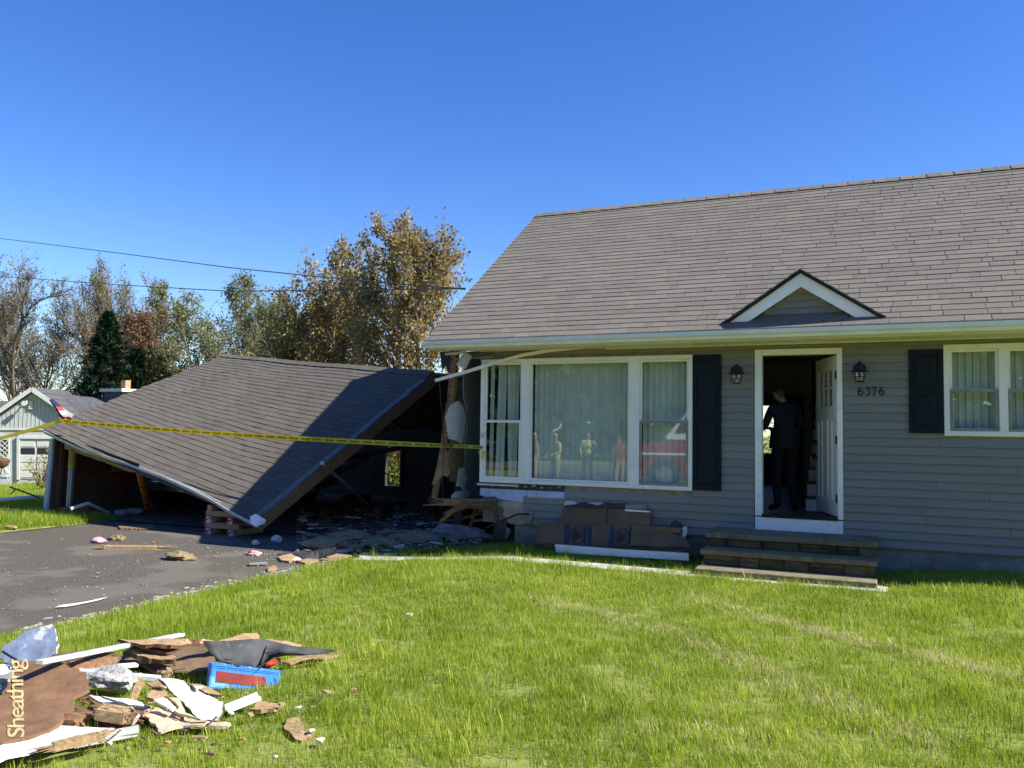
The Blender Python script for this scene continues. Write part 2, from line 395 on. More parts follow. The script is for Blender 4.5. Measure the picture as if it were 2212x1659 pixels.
# --- roof
mb = MB()
mb.hexa([roofp(RAKE,0,-.16),roofp(XR+.15,0,-.16),roofp(XR+.15,VMAX,-.16),roofp(RAKE,VMAX,-.16),roofp(RAKE,0,0),roofp(XR+.15,0,0),roofp(XR+.15,VMAX,0),roofp(RAKE,VMAX,0)])
back = lambda x, v, n: V3((x, 7.4-(roofp(x,v,n).y), roofp(x,v,n).z))
mb.hexa([back(RAKE,0,-.16),back(XR+.15,0,-.16),back(XR+.15,VMAX,-.16),back(RAKE,VMAX,-.16),back(RAKE,0,0),back(XR+.15,0,0),back(XR+.15,VMAX,0),back(RAKE,VMAX,0)])
obj('roof_deck', mb, M_tar, house)
shm = bpy.data.meshes.new('shingle_piece')
SV = [(0,0,-.001),(1,0,-.001),(1,.17,-.001),(0,.17,-.001),(0,0,.0115),(1,0,.0115),(1,.17,.002),(0,.17,.002)]
SF = [(3,2,1,0),(4,5,6,7),(0,1,5,4),(1,2,6,5),(2,3,7,6),(3,0,4,7)]
shm.from_pydata(SV, [], SF); shm.materials.append(M_shingle)
def lay(cands, parent, mesh, m, nmax, rest_name):
    """cands: (matrix, width) of every shingle; the ones nearest the camera become objects, the rest one mesh"""
    def infr(M):
        d = M.translation-CAM; zc = d.dot(_f); return zc > 0 and abs(d.dot(_r)/zc) < PW_/2/FPX+.02 and abs(d.dot(_u)/zc) < PH_/2/FPX
    cands.sort(key=lambda c: (not infr(c[0]), (c[0].translation-CAM).length/c[1]**.5))
    L = ORG[parent]
    for M, wd in cands[:nmax]:
        o = bpy.data.objects.new('shingle', mesh); COL.objects.link(o); o.parent = parent
        o.matrix_local = Matrix.Translation(-L) @ M @ Matrix.Diagonal((wd, 1, 1, 1))
    mb = MB()
    for M, wd in cands[nmax:]: mb.add([M @ V3((p[0]*wd, p[1], p[2])) for p in SV], SF)
    if mb.v: stuff(obj(rest_name, mb, m, parent))
rng = random.Random(3); C_ = []; EXP = .1427
Rm = Matrix.Rotation(SL, 4, 'X')
i = 0; v = -.02
while v < VMAX-.05:
    x = RAKE-.01-rng.uniform(0, .25)
    while x < XR+.15:
        wd = rng.choice([.2,.27,.33,.33,.38,.42,.45,.12]); x0, x1 = max(x, RAKE-.015), min(x+wd, XR+.16)
        if x1-x0 > .04:
            p = roofp(x0+.003, v+rng.uniform(-.003,.003), rng.choice([0,0,.0015]))
            C_.append((Matrix.Translation(p) @ Rm @ Matrix.Rotation(rng.uniform(-.004,.004), 4, 'Z'), x1-x0-rng.choice([.003,.006,.009])))
        x += wd
    v += EXP; i += 1
lay(C_, house, shm, M_shingle, 300, 'shingle_field')
# back slope shingles: one plain layer
mb = MB().hexa([back(RAKE,0,.001),back(XR+.15,0,.001),back(XR+.15,VMAX,.001),back(RAKE,VMAX,.001),back(RAKE,0,.012),back(XR+.15,0,.012),back(XR+.15,VMAX,.012),back(RAKE,VMAX,.012)])
obj('rear_shingles', mb, M_shingle, house)
x = RAKE-.01; k = 0
while x < XR+.1:
    mb = MB(); a, b_ = x, x+.24; dz = .004*(k % 2)
    rz = roofp(0, VMAX).z
    for sgn in (-1, 1):
        p = [V3((a, 3.7, rz+.034+dz)), V3((b_, 3.7, rz+.022+dz)), V3((b_, 3.7+sgn*.13, rz+.022+dz-.13*math.tan(SL)+.004)), V3((a, 3.7+sgn*.13, rz+.034+dz-.13*math.tan(SL)))]
        if sgn > 0: p.reverse()
        mb.prism(p, (0,0,-.010))
    obj('ridge_cap', mb, M_shingle, house); x += .195; k += 1
# fascia, rake boards, gutter, soffit
obj('rake_board', MB().hexa([roofp(RAKE+.005,.0,-.17),roofp(RAKE+.03,.0,-.17),roofp(RAKE+.03,VMAX,-.17),roofp(RAKE+.005,VMAX,-.17),roofp(RAKE+.005,0,-.01),roofp(RAKE+.03,0,-.01),roofp(RAKE+.03,VMAX,-.01),roofp(RAKE+.005,VMAX,-.01)]), M_white, house)
mb = MB(); gx0, gx1 = -6.235, XR+.1
pr = [(-.44,2.900),(-.452,2.900),(-.452,2.798),(-.52,2.798),(-.53,2.832),(-.565,2.852),(-.565,2.900),(-.55,2.900),(-.553,2.865),(-.52,2.842),(-.515,2.810),(-.46,2.810),(-.44,2.818)]
mb.prism([(gx0,a,b) for a, b in pr], (gx1-gx0,0,0))
mb.prism([(gx0-.004,a,b) for a, b in [(-.45,2.900),(-.45,2.796),(-.52,2.796),(-.533,2.832),(-.568,2.852),(-.568,2.903)]], (.006,0,0))
obj('gutter', mb, M_gutter, house, tri=True)
obj('fascia', MB().box((RAKE+.03,-.44,2.775),(XR,-.42,2.93)), M_soffit, house)
x = -5.55; sf = None
while x < XR:
    mb = MB().box((x+.002,-.42,2.772),(min(x+.30,XR)-.002,-.002,2.784))
    for q in range(3): mb.box((x+.04+q*.1,-.40,2.768),(x+.05+q*.1,-.03,2.772))
    obj('soffit_panel', mb, M_soffit, house); x += .30
mb = MB()
for q in range(28): mb.box((-3.6+q*.33,-.03,2.755),(-3.6+q*.33+.325,-.021,2.79))
obj('frieze_trim', mb, M_soffit, house)
# torn soffit remains at the left corner
obj('torn_soffit', MB().prism([(-6.2,-.42,2.775),(-5.56,-.42,2.775),(-5.56,-.1,2.775),(-5.7,-.22,2.775),(-5.8,-.12,2.775),(-5.95,-.3,2.775),(-6.2,-.27,2.775)], (0,0,.01)), M_white_dirty, house, tri=True)
mb = MB().prism([FY(1004,758,-.2),FY(1017,768,-.2),FY(1003,796,-.22),FY(985,788,-.22)], (0,.05,.0)); obj('soffit_fragment', mb, M_white_dirty, house)
mb = MB().bar(FY(962,765,-.3),FY(1003,762,-.3),.02,.035); obj('soffit_fragment', mb, M_white_dirty, house)
mb = MB().bar(FY(983,776,-.12),FY(1064,771,-.06),.02,.03); obj('trim_channel', mb, M_steel, house)
pts = [FY(a,b,-.05-.12*t) for a,b,t in [(1327,746,0),(1260,750,0),(1190,757,.1),(1130,767,.3),(1070,784,.6),(1005,804,.9),(941,822,1.2)]]
mb = MB()
for a, b_ in zip(pts, pts[1:]): mb.bar(a, b_, .05, .045)
obj('dangling_trim_strip', mb, M_white, house)
mb = MB().prism([FY(950,760,.1),FY(985,757,.1),FY(983,800,.12),FY(968,806,.12),FY(962,790,.12),FY(955,800,.12)], (0,.02,0)); obj('hanging_tar_paper', mb, M_tarpaper, house, tri=True)
mb = MB().prism([FY(1018,762,.02),FY(1062,762,.02),FY(1062,780,.02),FY(1046,786,.02),FY(1030,772,.02)], (0,.02,0)); obj('torn_cladding', mb, M_siding2, house, tri=True)

# --- decorative gable over the door
DX, DA = -.995, 3.65; DW = .955; Dy = -.32; DT = 3.01
dg = obj('door_gable', MB().prism([(DX-.62,-.16,3.05),(DX+.62,-.16,3.05),(DX,-.16,3.47)], (0,.05,0)), M_siding2, house)
def ch(z_out, wd_out, z_in, wd_in, y0, y1, zb=DT):
    mb = MB()
    for s in (-1, 1):
        p = [V3((DX+s*wd_out,y0,zb)),V3((DX,y0,z_out)),V3((DX,y0,z_in)),V3((DX+s*wd_in,y0,zb))]
        if s > 0: p.reverse()
        mb.prism(p, (0,y1-y0,0))
    return mb
obj('rake_fascia', ch(3.625,.915,3.44,.635,Dy,Dy+.02,3.025), M_white, dg)
mb = MB(); yb = EY+(3.60-EZ)/math.tan(SL)
for s in (-1, 1):     # roof of the gable running back into the slope
    e0 = V3((DX,Dy-.03,DA)); e1 = V3((DX+s*DW,Dy-.03,DT)); e2 = V3((DX,yb,DA)); e3 = V3((DX+s*DW,Dy+.03,DT+.01))
    dn = V3((0,0,-.045)); ps = [e0,e1,e3,e2]
    if s < 0: ps.reverse()
    mb.prism(ps, dn)
obj('gable_roof', mb, M_tar, dg)
for s in (-1, 1):
    n_ = 7
    for i in range(n_):
        t0, t1 = i/n_, (i+1)/n_+.03
        a = V3((DX+s*DW*(1-t0)*1.01,0,DT+(DA-DT)*t0+.014)); b_ = V3((DX+s*DW*max(0,1-t1),0,DT+(DA-DT)*min(1,t1)+.006))
        ya, yb0 = Dy+.05+(yb-Dy)*t0, Dy+.05+(yb-Dy)*min(1,t1)
        p = [V3((a.x,Dy-.042,a.z)),V3((b_.x,Dy-.042,b_.z)),V3((b_.x,yb0,b_.z)),V3((a.x,ya,a.z))]
        if s > 0: p.reverse()
        obj('gable_shingle', MB().prism(p, (0,0,-.012)), M_shingle, dg)
obj('gable_soffit', ch(3.60,.86,3.46,.66,Dy+.02,-.13,3.05), M_soffit, dg)
for i in range(4):
    z = 3.11+i*.09; hw = max(.05,(3.47-z-.05)*1.46)
    clap('gable_board', DX-hw, DX+hw, z, dg, M_siding, y=-.16)

# --- picture window
pw = MB(); W0, W1, Z0, Z1 = -5.53, -2.39, .845, 2.655
def frame(mb, x0, x1, z0, z1, wd, y0, y1):
    mb.box((x0,y0,z0),(x1,y1,z0+wd)); mb.box((x0,y0,z1-wd),(x1,y1,z1)); mb.box((x0,y0,z0+wd),(x0+wd,y1,z1-wd)); mb.box((x1-wd,y0,z0+wd),(x1,y1,z1-wd)); return mb
frame(pw, W0, W1, Z0, Z1, .055, -.05, .05)
pw.box((-4.875,-.045,Z0+.055),(-4.745,.05,Z1-.055)); pw.box((-3.255,-.045,Z0+.055),(-3.115,.05,Z1-.055))
win = obj('picture_window', pw, M_white, house, bevel=.006)
frm = MB(); frame(frm, -4.745, -3.255, Z0+.055, Z1-.055, .03, -.02, .03); obj('sash', frm, M_white, win, bevel=.004)
obj('pane', MB().box((-4.716,.004,Z0+.084),(-3.284,.010,Z1-.084)), M_glass, win)
def dh(x0, x1, z0, z1, zm, parent, grey=True):
    """double-hung sash pair"""
    a = MB(); frame(a, x0, x1, zm-.012, z1, .03, -.005, .03); obj('sash', a, M_white, parent, bevel=.004)
    b_ = MB(); frame(b_, x0, x1, z0, zm+.012, .035, -.035, -.006); obj('sash', b_, M_steel if grey else M_white, parent, bevel=.004)
    obj('pane', MB().box((x0+.03,.012,zm+.018),(x1-.03,.018,z1-.03)), M_glass, parent)
    obj('pane', MB().box((x0+.035,-.022,z0+.035),(x1-.035,-.016,zm-.023)), M_glass, parent)
dh(-5.475,-4.875,.90,2.60,1.745,win,False); dh(-3.115,-2.445,.90,2.60,1.76,win)
obj('sill_strip', MB().box((-5.56,-.07,.80),(-4.9,-.0,.828)), M_white_dirty, win)
def slats(x0, x1, z0, z1, n, parent, ang, rr, miss=0., y=.11):
    for i in range(n):
        if rr.random() < miss: continue
        x = x0+(x1-x0)*(i+.5)/n; a = ang+rr.uniform(-.12,.12)+(rr.uniform(-.5,.5) if miss else 0); hw = (x1-x0)/n*.475
        dx, dy = hw*math.cos(a), hw*math.sin(a); sw = rr.uniform(-.05,.05) if miss else 0
        mb = MB().prism([(x-dx,y-dy,z1),(x,y-dy*0+.012,z1),(x+dx,y+dy,z1),(x+dx+sw,y+dy,z0),(x+sw,y+.012,z0),(x-dx+sw,y-dy,z0)], (0,.003,0))
        obj('blind_slat', mb, M_blind, parent)
rb = random.Random(11)
slats(-4.72,-3.27,.93,2.58,18,win,.20,rb); slats(-3.10,-2.46,.93,2.58,8,win,.2,rb); slats(-5.44,-4.9,.93,2.57,8,win,.5,rb,.1)
# --- right window
rw = MB(); frame(rw, .58, 1.80, 1.62, 2.70, .06, -.05, .05); rw.box((1.145,-.045,1.68),(1.235,.05,2.64)); win2 = obj('double_window', rw, M_white, house, bevel=.006)
dh(.64,1.145,1.68,2.64,2.155,win2); dh(1.235,1.74,1.68,2.64,2.155,win2)
slats(.66,1.13,1.70,2.62,6,win2,.15,rb); slats(1.25,1.72,1.70,2.62,6,win2,.15,rb)
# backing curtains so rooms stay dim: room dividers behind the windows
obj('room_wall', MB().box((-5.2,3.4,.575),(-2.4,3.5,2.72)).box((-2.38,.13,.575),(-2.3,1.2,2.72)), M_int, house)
# --- shutters
def shutter(x0, x1, z0, z1, zm):
    s = MB().box((x0,-.048,z0),(x1,-.018,z1)); o = obj('shutter', s, M_shutter, house, bevel=.004)
    for a, b_ in ((z0+.07, zm-.035), (zm+.035, z1-.07)):
        mb = MB(); xa, xb = x0+.06, x1-.06
        frame(mb, xa-.012, xb+.012, a-.012, b_+.012, .012, -.056, -.047)
        mb.hexa([(xa+.012,-.0475,a+.012),(xb-.012,-.0475,a+.012),(xb-.012,-.0475,b_-.012),(xa+.012,-.0475,b_-.012),(xa+.04,-.062,a+.04),(xb-.04,-.062,a+.04),(xb-.04,-.062,b_-.04),(xa+.04,-.062,b_-.04)])
        obj('shutter_panel', mb, M_shutter, o)
shutter(-2.385,-2.012,.862,2.648,1.80); shutter(.205,.575,1.65,2.648,2.15); shutter(1.805,2.175,1.65,2.648,2.15)
# --- door frame, kick board, open door
mb = MB(); mb.box((-1.59,-.03,.57),(-1.505,.13,2.70)); mb.box((-.60,-.03,.57),(-.535,.13,2.70)); mb.box((-1.505,-.03,2.625),(-.60,.13,2.70))
df = obj('door_frame', mb, M_white, house, bevel=.005)
obj('threshold', MB().box((-1.505,-.045,.555),(-.60,.13,.592)), M_bronze, df)
obj('kick_board', MB().box((-1.588,-.034,.385),(-.537,-.005,.556)), M_white, df, bevel=.003)
DA_ = R_(71); hx, hy = -.612, .10; LW = .875   # leaf swings inwards on the right jamb
def lp(u, n, z): 
    c, s_ = math.cos(DA_), math.sin(DA_); return V3((hx-u*c+n*s_*-1, hy+u*s_-n*c, z))
def lbox(mb, u0, u1, z0, z1, n0, n1): return mb.hexa([lp(u0,n1,z0),lp(u1,n1,z0),lp(u1,n0,z0),lp(u0,n0,z0),lp(u0,n1,z1),lp(u1,n1,z1),lp(u1,n0,z1),lp(u0,n0,z1)])
mb = MB(); zt, zw0, zw1 = 2.61, 1.98, 2.44
lbox(mb,0,LW,.60,zw0,-.022,.022); lbox(mb,0,LW,zw1,zt,-.022,.022); lbox(mb,0,.12,zw0,zw1,-.022,.022); lbox(mb,LW-.12,LW,zw0,zw1,-.022,.022)
for u in (.12+.2117, .12+.4233): lbox(mb,u-.012,u+.012,zw0,zw1,-.02,.02)
lbox(mb,.12,LW-.12,(zw0+zw1)/2-.012,(zw0+zw1)/2+.012,-.019,.019)
door = obj('front_door', mb, M_door, house)
mb = MB()
for u0, u1 in ((.12,.125),(LW-.125,LW-.12)): lbox(mb,u0-.03,u1+.03,.80,1.78,.022,.03)
for u0 in (.30,.555): lbox(mb,u0,u0+.02,.80,1.80,.022,.034)
obj('door_moulding', mb, M_white, door)
for i in range(3):
    for j in range(2):
        mb = MB(); a = .132+i*.2117; b_ = zw0+j*.23+.012*j; lbox(mb,a,a+.187,b_,b_+.218,-.004,.004); obj('pane', mb, M_glassd, door)
for zz, rr in ((1.50,.028),(1.30,.034)):
    mb = MB(); nrm = (lp(0,1,0)-lp(0,0,0)).normalized()
    mb.lathe(lp(LW-.065,.022,zz), [(.03,0),(.03,.008),(.012,.012),(.012,.035),(rr,.045),(rr,.06),(.01,.07),(0,.071)], 12, nrm); obj('door_knob', mb, M_bronze, door, smooth=True)
for zz in (.82, 1.55, 2.36):
    obj('hinge', MB().box((-.622,-.012,zz-.05),(-.598,.012+.09,zz+.05)), M_bronze, door)
# --- lanterns
def lantern(x, z):
    mb = MB().box((x-.085,-.035,z-.13),(x+.085,-.012,z+.13)); o = obj('wall_lantern', mb, M_siding, house, bevel=.008)
    cy_ = -.14
    mb = MB(); mb.lathe((x,cy_,z), [(.018,.115),(.03,.108),(.06,.095),(.075,.06),(.08,.025),(.105,.012),(.105,.004),(.06,.0)], 16); mb.lathe((x,cy_,z+.115), [(.018,0),(.018,.018),(0,.022)], 8)
    mb.bar((x,-.03,z+.05),(x,cy_,z+.06),.03,.03); obj('lantern_hood', mb, M_bronze, o, smooth=True)
    mb = MB().lathe((x,cy_,z), [(.05,0),(.052,-.04),(.046,-.10),(.02,-.115),(0,-.117)], 14); obj('lantern_glass', mb, M_glassd, o, smooth=True)
    mb = MB()
    for r, h in ((.066,-.055),(.05,-.118)):
        mb.tube([(x+r*math.cos(a*math.pi/8), cy_+r*math.sin(a*math.pi/8), z+h) for a in range(17)], .004, 5, cap=False)
    for q in range(6):
        a = q*math.pi/3+.3; mb.tube([(x+.07*math.cos(a),cy_+.07*math.sin(a),z),(x+.066*math.cos(a),cy_+.066*math.sin(a),z-.08),(x+.04*math.cos(a),cy_+.04*math.sin(a),z-.12)], .004, 5)
    obj('lantern_cage', mb, M_bronze, o)
lantern(-1.80, 2.375); lantern(-.335, 2.38)
# --- house number 6376
def stroke(mb, pts, o, sc, th=.01, closed=False):
    """a flat ribbon of varying width in the wall plane"""
    P = [V3((o[0]+a*sc, o[1], o[2]+b*sc)) for a, b, w_ in pts]; k = len(P)
    L = []; Rr = []
    for i in range(k):
        d = P[min(i+1,k-1)]-P[max(i-1,0)]; n_ = V3((-d.z,0,d.x)).normalized()*pts[i][2]*sc/2; L.append(P[i]+n_); Rr.append(P[i]-n_)
    for i in range(k-1):
        q = [Rr[i],Rr[i+1],L[i+1],L[i]]; mb.prism(q, (0,th,0))
def arc(cx, cy, rx, ry, a0, a1, w0, w1, n=12):
    return [(cx+rx*math.cos(R_(a0+(a1-a0)*i/n)), cy+ry*math.sin(R_(a0+(a1-a0)*i/n)), w0+(w1-w0)*math.sin(math.pi*i/n)) for i in range(n+1)]
def digit(ch_, x, z, h):
    mb = MB(); o = (x, -.032, z)
    if ch_ == '6':
        stroke(mb, arc(.32,.30,.24,.28,0,360,.11,.11,20), o, h); stroke(mb, [(.08,.33,.13),(.11,.55,.13),(.2,.75,.11),(.34,.9,.08),(.5,.97,.05)], o, h)
    elif ch_ == '3':
        stroke(mb, arc(.28,.74,.2,.22,150,-80,.05,.13), o, h); stroke(mb, arc(.28,.28,.25,.27,80,-160,.05,.13), o, h); stroke(mb, [(.22,.52,.06),(.33,.53,.06)], o, h)
    else:
        stroke(mb, [(.05,.78,.05),(.07,.95,.06),(.09,.95,.1),(.3,.94,.11),(.55,.95,.1)], o, h); stroke(mb, [(.54,.95,.05),(.42,.65,.07),(.3,.35,.12),(.22,.0,.14)], o, h)
    obj('house_number_digit', mb, M_bronze, house, tri=True)
for i, c in enumerate('6376'): digit(c, -.362+i*.079, 2.102, .105)
# --- torn left corner
Xg = -5.98
def gy(pts, dx=0.): return [FX(a, b, Xg+dx) for a, b in pts]
jag = [(1004,800),(1001,830),(1003,862),(1009,880),(1005,900),(1010,925),(1003,950),(1006,985),(1002,1010),(1009,1030),(1004,1055),(1006,1078)]
mb = MB().prism(gy([(1075,770),(1006,776)]+jag+[(1075,1076)]), (-.02,0,0)); obj('torn_drywall', mb, M_paintwall, house, tri=True)
obj('gypsum_shard', MB().prism(gy([(974,874),(990,866),(1001,880),(1007,902),(1004,932),(1000,948),(998,960),(986,952),(970,948),(967,925),(963,900)],.012), (-.01,0,0)), M_gyp, house, tri=True)
obj('gypsum_shard', MB().prism(gy([(992,1012),(1004,1010),(1006,1040),(1005,1062),(996,1052),(986,1050),(990,1030)],.012), (-.01,0,0)), M_gyp, house, tri=True)
obj('gypsum_shard', MB().prism(gy([(975,1072),(985,1062),(1008,1058),(1018,1068),(1000,1078),(978,1082)],.03), (-.01,0,0)), M_gyp, house, tri=True)
obj('torn_backing', MB().prism(gy([(975,945),(1003,960),(1004,1010),(990,1040),(976,1040),(968,1000)],-.01), (-.01,0,0)), M_cardb, house, tri=True)
obj('torn_backing', MB().prism(gy([(985,880),(992,866),(1004,872),(1010,890),(1000,884),(990,900)],-.004), (-.008,0,0)), M_kraft, house, tri=True)
mb = MB().bar(FY(985,756,.06),FY(973,880,.05),.10,.09,(0,1,0)).bar(FY(972,872,.02),FY(958,985,.0),.11,.09,(0,1,0)); obj('corner_post', mb, M_wood, house, bevel=.006)
mb = MB().bar(FY(958,980,.06),FY(938,1076,.03),.085,.07,(0,1,0)); obj('corner_post', mb, M_wood, house, bevel=.006)
mb = MB().bar(FY(979,1000,.2),FY(973,1040,.2),.07,.05,(0,1,0)).bar(FY(986,800,.12),FY(982,880,.12),.05,.05,(0,1,0)); obj('wall_stud', mb, M_wood_old, house)
obj('torn_kraft_paper', MB().prism([FY(a,b,-.04) for a,b in [(950,972),(975,975),(976,1020),(965,1030),(955,1026),(945,1042),(932,1048),(938,1030),(945,1000)]], (0,.012,0)), M_kraft, house, tri=True)
stroke_mb = MB(); stroke(stroke_mb, [(.5,.85,.1),(.3,.95,.12),(.1,.8,.12),(.15,.6,.14),(.4,.45,.14),(.5,.25,.14),(.3,.05,.12),(.05,.12,.1)], tuple(FY(963,940,-.06)), .11, .004); obj('chalk_letter', stroke_mb, M_chalk, house)
# wires hanging by the corner
for a in ([(955,800),(950,830),(955,900),(958,960),(956,1040),(957,1110)], [(975,820),(968,860),(958,900),(957,960)]):
    mb = MB().tube([FY(q[0],q[1],-.1) for q in a], .007, 5); obj('hanging_cable', mb, M_black, house)
# foil sheathing, flashing tape and plywood under the window
obj('flashing_tape', MB().box((-5.54,-.012,.755),(-4.2,.0,.842)), M_tarpaper, house)
mb = MB()
for i in range(9): 
    xx = -5.35+i*.13; mb.box((xx,-.0145,.785+.01*(i%3)),(xx+rb.uniform(.02,.06),-.0125,.785+.01*(i%3)+rb.uniform(.015,.04)))
obj('tape_print', mb, M_steel, house)
obj('foil_sheathing', MB().prism([(-5.53,-.006,.752),(-4.78,-.006,.752),(-4.78,-.006,.60),(-4.85,-.006,.585),(-5.1,-.006,.592),(-5.22,-.006,.605),(-5.3,-.006,.64),(-5.42,-.006,.625),(-5.54,-.006,.65)], (0,.02,0)), M_bluefoam, house, tri=True)
obj('foil_sheathing', MB().box((-4.77,-.01,.66),(-4.2,.0,.752)), M_bluefoam, house)
obj('nail_strip', MB().box((-4.77,-.02,.655),(-4.2,-.011,.675)), M_white_dirty, house)
obj('plywood_sheathing', MB().prism([(-5.22,-.004,.575),(-5.0,-.004,.585),(-4.84,-.004,.585),(-4.79,-.004,.46),(-4.80,-.004,.27),(-4.9,-.004,.25),(-5.05,-.004,.255),(-5.1,-.004,.33),(-5.16,-.004,.38),(-5.14,-.004,.46),(-5.24,-.004,.52)], (0,.02,0)), M_ply, house, tri=True)
mb = MB().box((-4.79,-.07,.27),(-4.68,-.02,.47)); mo = obj('meter_box', mb, M_steel, house, bevel=.01)
mb = MB().tube([(-4.7,-.09,.42),(-4.85,-.16,.42),(-5.0,-.22,.35),(-5.15,-.28,.28),(-5.3,-.3,.2)], .014, 6); obj('cable', mb, M_black, mo)
# ================================================================== collapsed garage
gar = thing('collapsed_garage', 'collapsed garage with tilted dark shingle roof resting low on the driveway', 'garage', (-11.5,3.0,-.2))
ER, EL, RL, RR = V3((-9.408,-.434,.111)), V3((-15.742,.455,1.516)), V3((-14.734,4.435,3.334)), V3((-8.289,3.327,2.749))
def GS(u, v, n=0.):
    """point on the twisted front slope: u along the eave from the left, v up the slope"""
    def raw(u, v):
        p = (EL*(1-u)+ER*u)*(1-v)+(RL*(1-u)+RR*u)*v
        p.z -= .02*math.sin(math.pi*u)*max(v,0) + .05*math.sin(math.pi*u)*(1-v); return p
    p = raw(u, v); p.z += .022*noise.noise((u*5, v*3, 2.))+.012*noise.noise((u*11, v*7, 5.))
    if n:
        a = raw(u+.01, v)-raw(u-.01, v); b = raw(u, v+.01)-raw(u, v-.01); p = p+a.cross(b).normalized()*n
    return p
def GB(u, v, n=0.):
    """rear slope; its ridge reaches the house wall"""
    RRx = RL+(RR-RL)*1.30  # ridge lengthened past the front slope, added to keep skylight out
    p = (RL*(1-u)+RRx*u)*(1-v)+(V3((-13.9,8.1,1.62))*(1-u)+V3((-6.2,7.7,1.55))*u)*v
    p.z -= .03; return p+V3((0,0,n))
NU, NV = 14, 10
mb = MB()
def slab(mb, fn, nu, nv, n0, n1):
    top = [[fn(i/nu, j/nv, n1) for i in range(nu+1)] for j in range(nv+1)]; bot = [[fn(i/nu, j/nv, n0) for i in range(nu+1)] for j in range(nv+1)]
    b = len(mb.v); c = nu+1
    mb.v += [p for r in top for p in r]+[p for r in bot for p in r]; o2 = (nu+1)*(nv+1)
    def F(q): mb.f.append(q); mb.m.append(0)
    for j in range(nv):
        for i in range(nu):
            a = b+j*c+i; F([a,a+1,a+c+1,a+c]); a += o2; F([a,a+c,a+c+1,a+1])
    for i in range(nu): a = b+i; F([a+1,a,a+o2,a+o2+1]); a = b+nv*c+i; F([a,a+1,a+o2+1,a+o2])
    for j in range(nv): a = b+j*c; F([a,a+c,a+c+o2,a+o2]); a = b+j*c+nu; F([a+c,a,a+o2,a+c+o2])
slab(mb, GS, NU, NV, -.03, -.002)
obj('roof_deck', mb, M_wood_old, gar)
mb = MB(); slab(mb, GB, 10, 6, -.03, 0.); obj('rear_roof_deck', mb, M_wood_old, gar)
mb = MB(); slab(mb, GB, 10, 6, .003, .016); obj('rear_shingles', mb, M_shingle_g, gar)
# shingles
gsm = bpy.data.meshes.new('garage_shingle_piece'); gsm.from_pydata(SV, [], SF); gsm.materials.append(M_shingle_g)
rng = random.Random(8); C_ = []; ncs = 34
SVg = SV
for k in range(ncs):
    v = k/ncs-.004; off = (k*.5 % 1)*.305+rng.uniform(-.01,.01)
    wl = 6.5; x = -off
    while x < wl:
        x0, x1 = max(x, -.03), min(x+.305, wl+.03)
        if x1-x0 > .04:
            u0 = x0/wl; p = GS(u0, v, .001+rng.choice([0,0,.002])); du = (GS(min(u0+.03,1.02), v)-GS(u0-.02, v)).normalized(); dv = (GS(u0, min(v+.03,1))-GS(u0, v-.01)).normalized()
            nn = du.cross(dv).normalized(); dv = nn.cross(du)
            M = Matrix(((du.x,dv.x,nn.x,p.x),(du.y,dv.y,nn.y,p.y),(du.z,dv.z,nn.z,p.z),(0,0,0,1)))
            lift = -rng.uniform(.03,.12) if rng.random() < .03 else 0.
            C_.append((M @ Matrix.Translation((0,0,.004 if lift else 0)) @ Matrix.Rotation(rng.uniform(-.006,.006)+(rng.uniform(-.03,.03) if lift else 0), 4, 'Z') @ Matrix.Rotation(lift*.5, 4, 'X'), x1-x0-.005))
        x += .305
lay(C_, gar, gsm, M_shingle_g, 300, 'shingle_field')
k = 0; u = -.005
while u < .985:
    mb = MB(); a, b_ = u, min(u+.052, 1.0)
    for s in (0, 1):
        if s == 0: p = [GS(a,1.,.034),GS(b_,1.,.022),GS(b_,.965,.020),GS(a,.965,.032)]
        else:
            q0, q1 = GS(a,1.,.034), GS(b_,1.,.022); p = [q0+V3((.03,.14,-.05)), q1+V3((.03,.14,-.05)), q1, q0]
        p.reverse()
        mb.prism(p, (0,0,-.010))
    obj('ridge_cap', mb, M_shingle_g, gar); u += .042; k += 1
# torn right rake: pale metal drip edge, brown board below
n_ = 26
mb = MB()
for i in range(n_):
    v0, v1 = i/n_*.93, (i+1)/n_*.93+.002; e = .0085+.0012*math.sin(i*2.1)
    mb.hexa([GS(.992,v0,-.03),GS(1.0+e,v0,-.035),GS(1.0+e,v1,-.035),GS(.992,v1,-.03),GS(.992,v0,.018),GS(1.0+e,v0,.010),GS(1.0+e,v1,.010),GS(.992,v1,.018)])
M_drip = mat('drip_metal', (.15,.155,.15), .6, .2, 8, .15); obj('drip_edge', mb, M_drip, gar)
mb = MB(); 
for i in range(10):
    v0, v1 = i/10, (i+1)/10
    mb.hexa([GS(.994,v0,-.24),GS(1.0075,v0,-.25),GS(1.0075,v1,-.25),GS(.994,v1,-.24),GS(.994,v0,-.034),GS(1.0075,v0,-.038),GS(1.0075,v1,-.038),GS(.994,v1,-.034)])
obj('rake_board', mb, M_wood, gar)
for i in range(11):                       # rafters under both slopes
    u = .03+i*.094
    mb = MB()
    for q in range(5): mb.bar(GS(u,q/5+.02,-.11), GS(u,(q+1)/5,-.11), .045, .14, (1,0,.1))
    obj('rafter', mb, M_wood_old, gar)
    obj('rafter', MB().bar(GB(u*.95,.02,-.1), GB(u*.95,1,-.1), .045, .14, (1,0,0)), M_wood_old, gar)
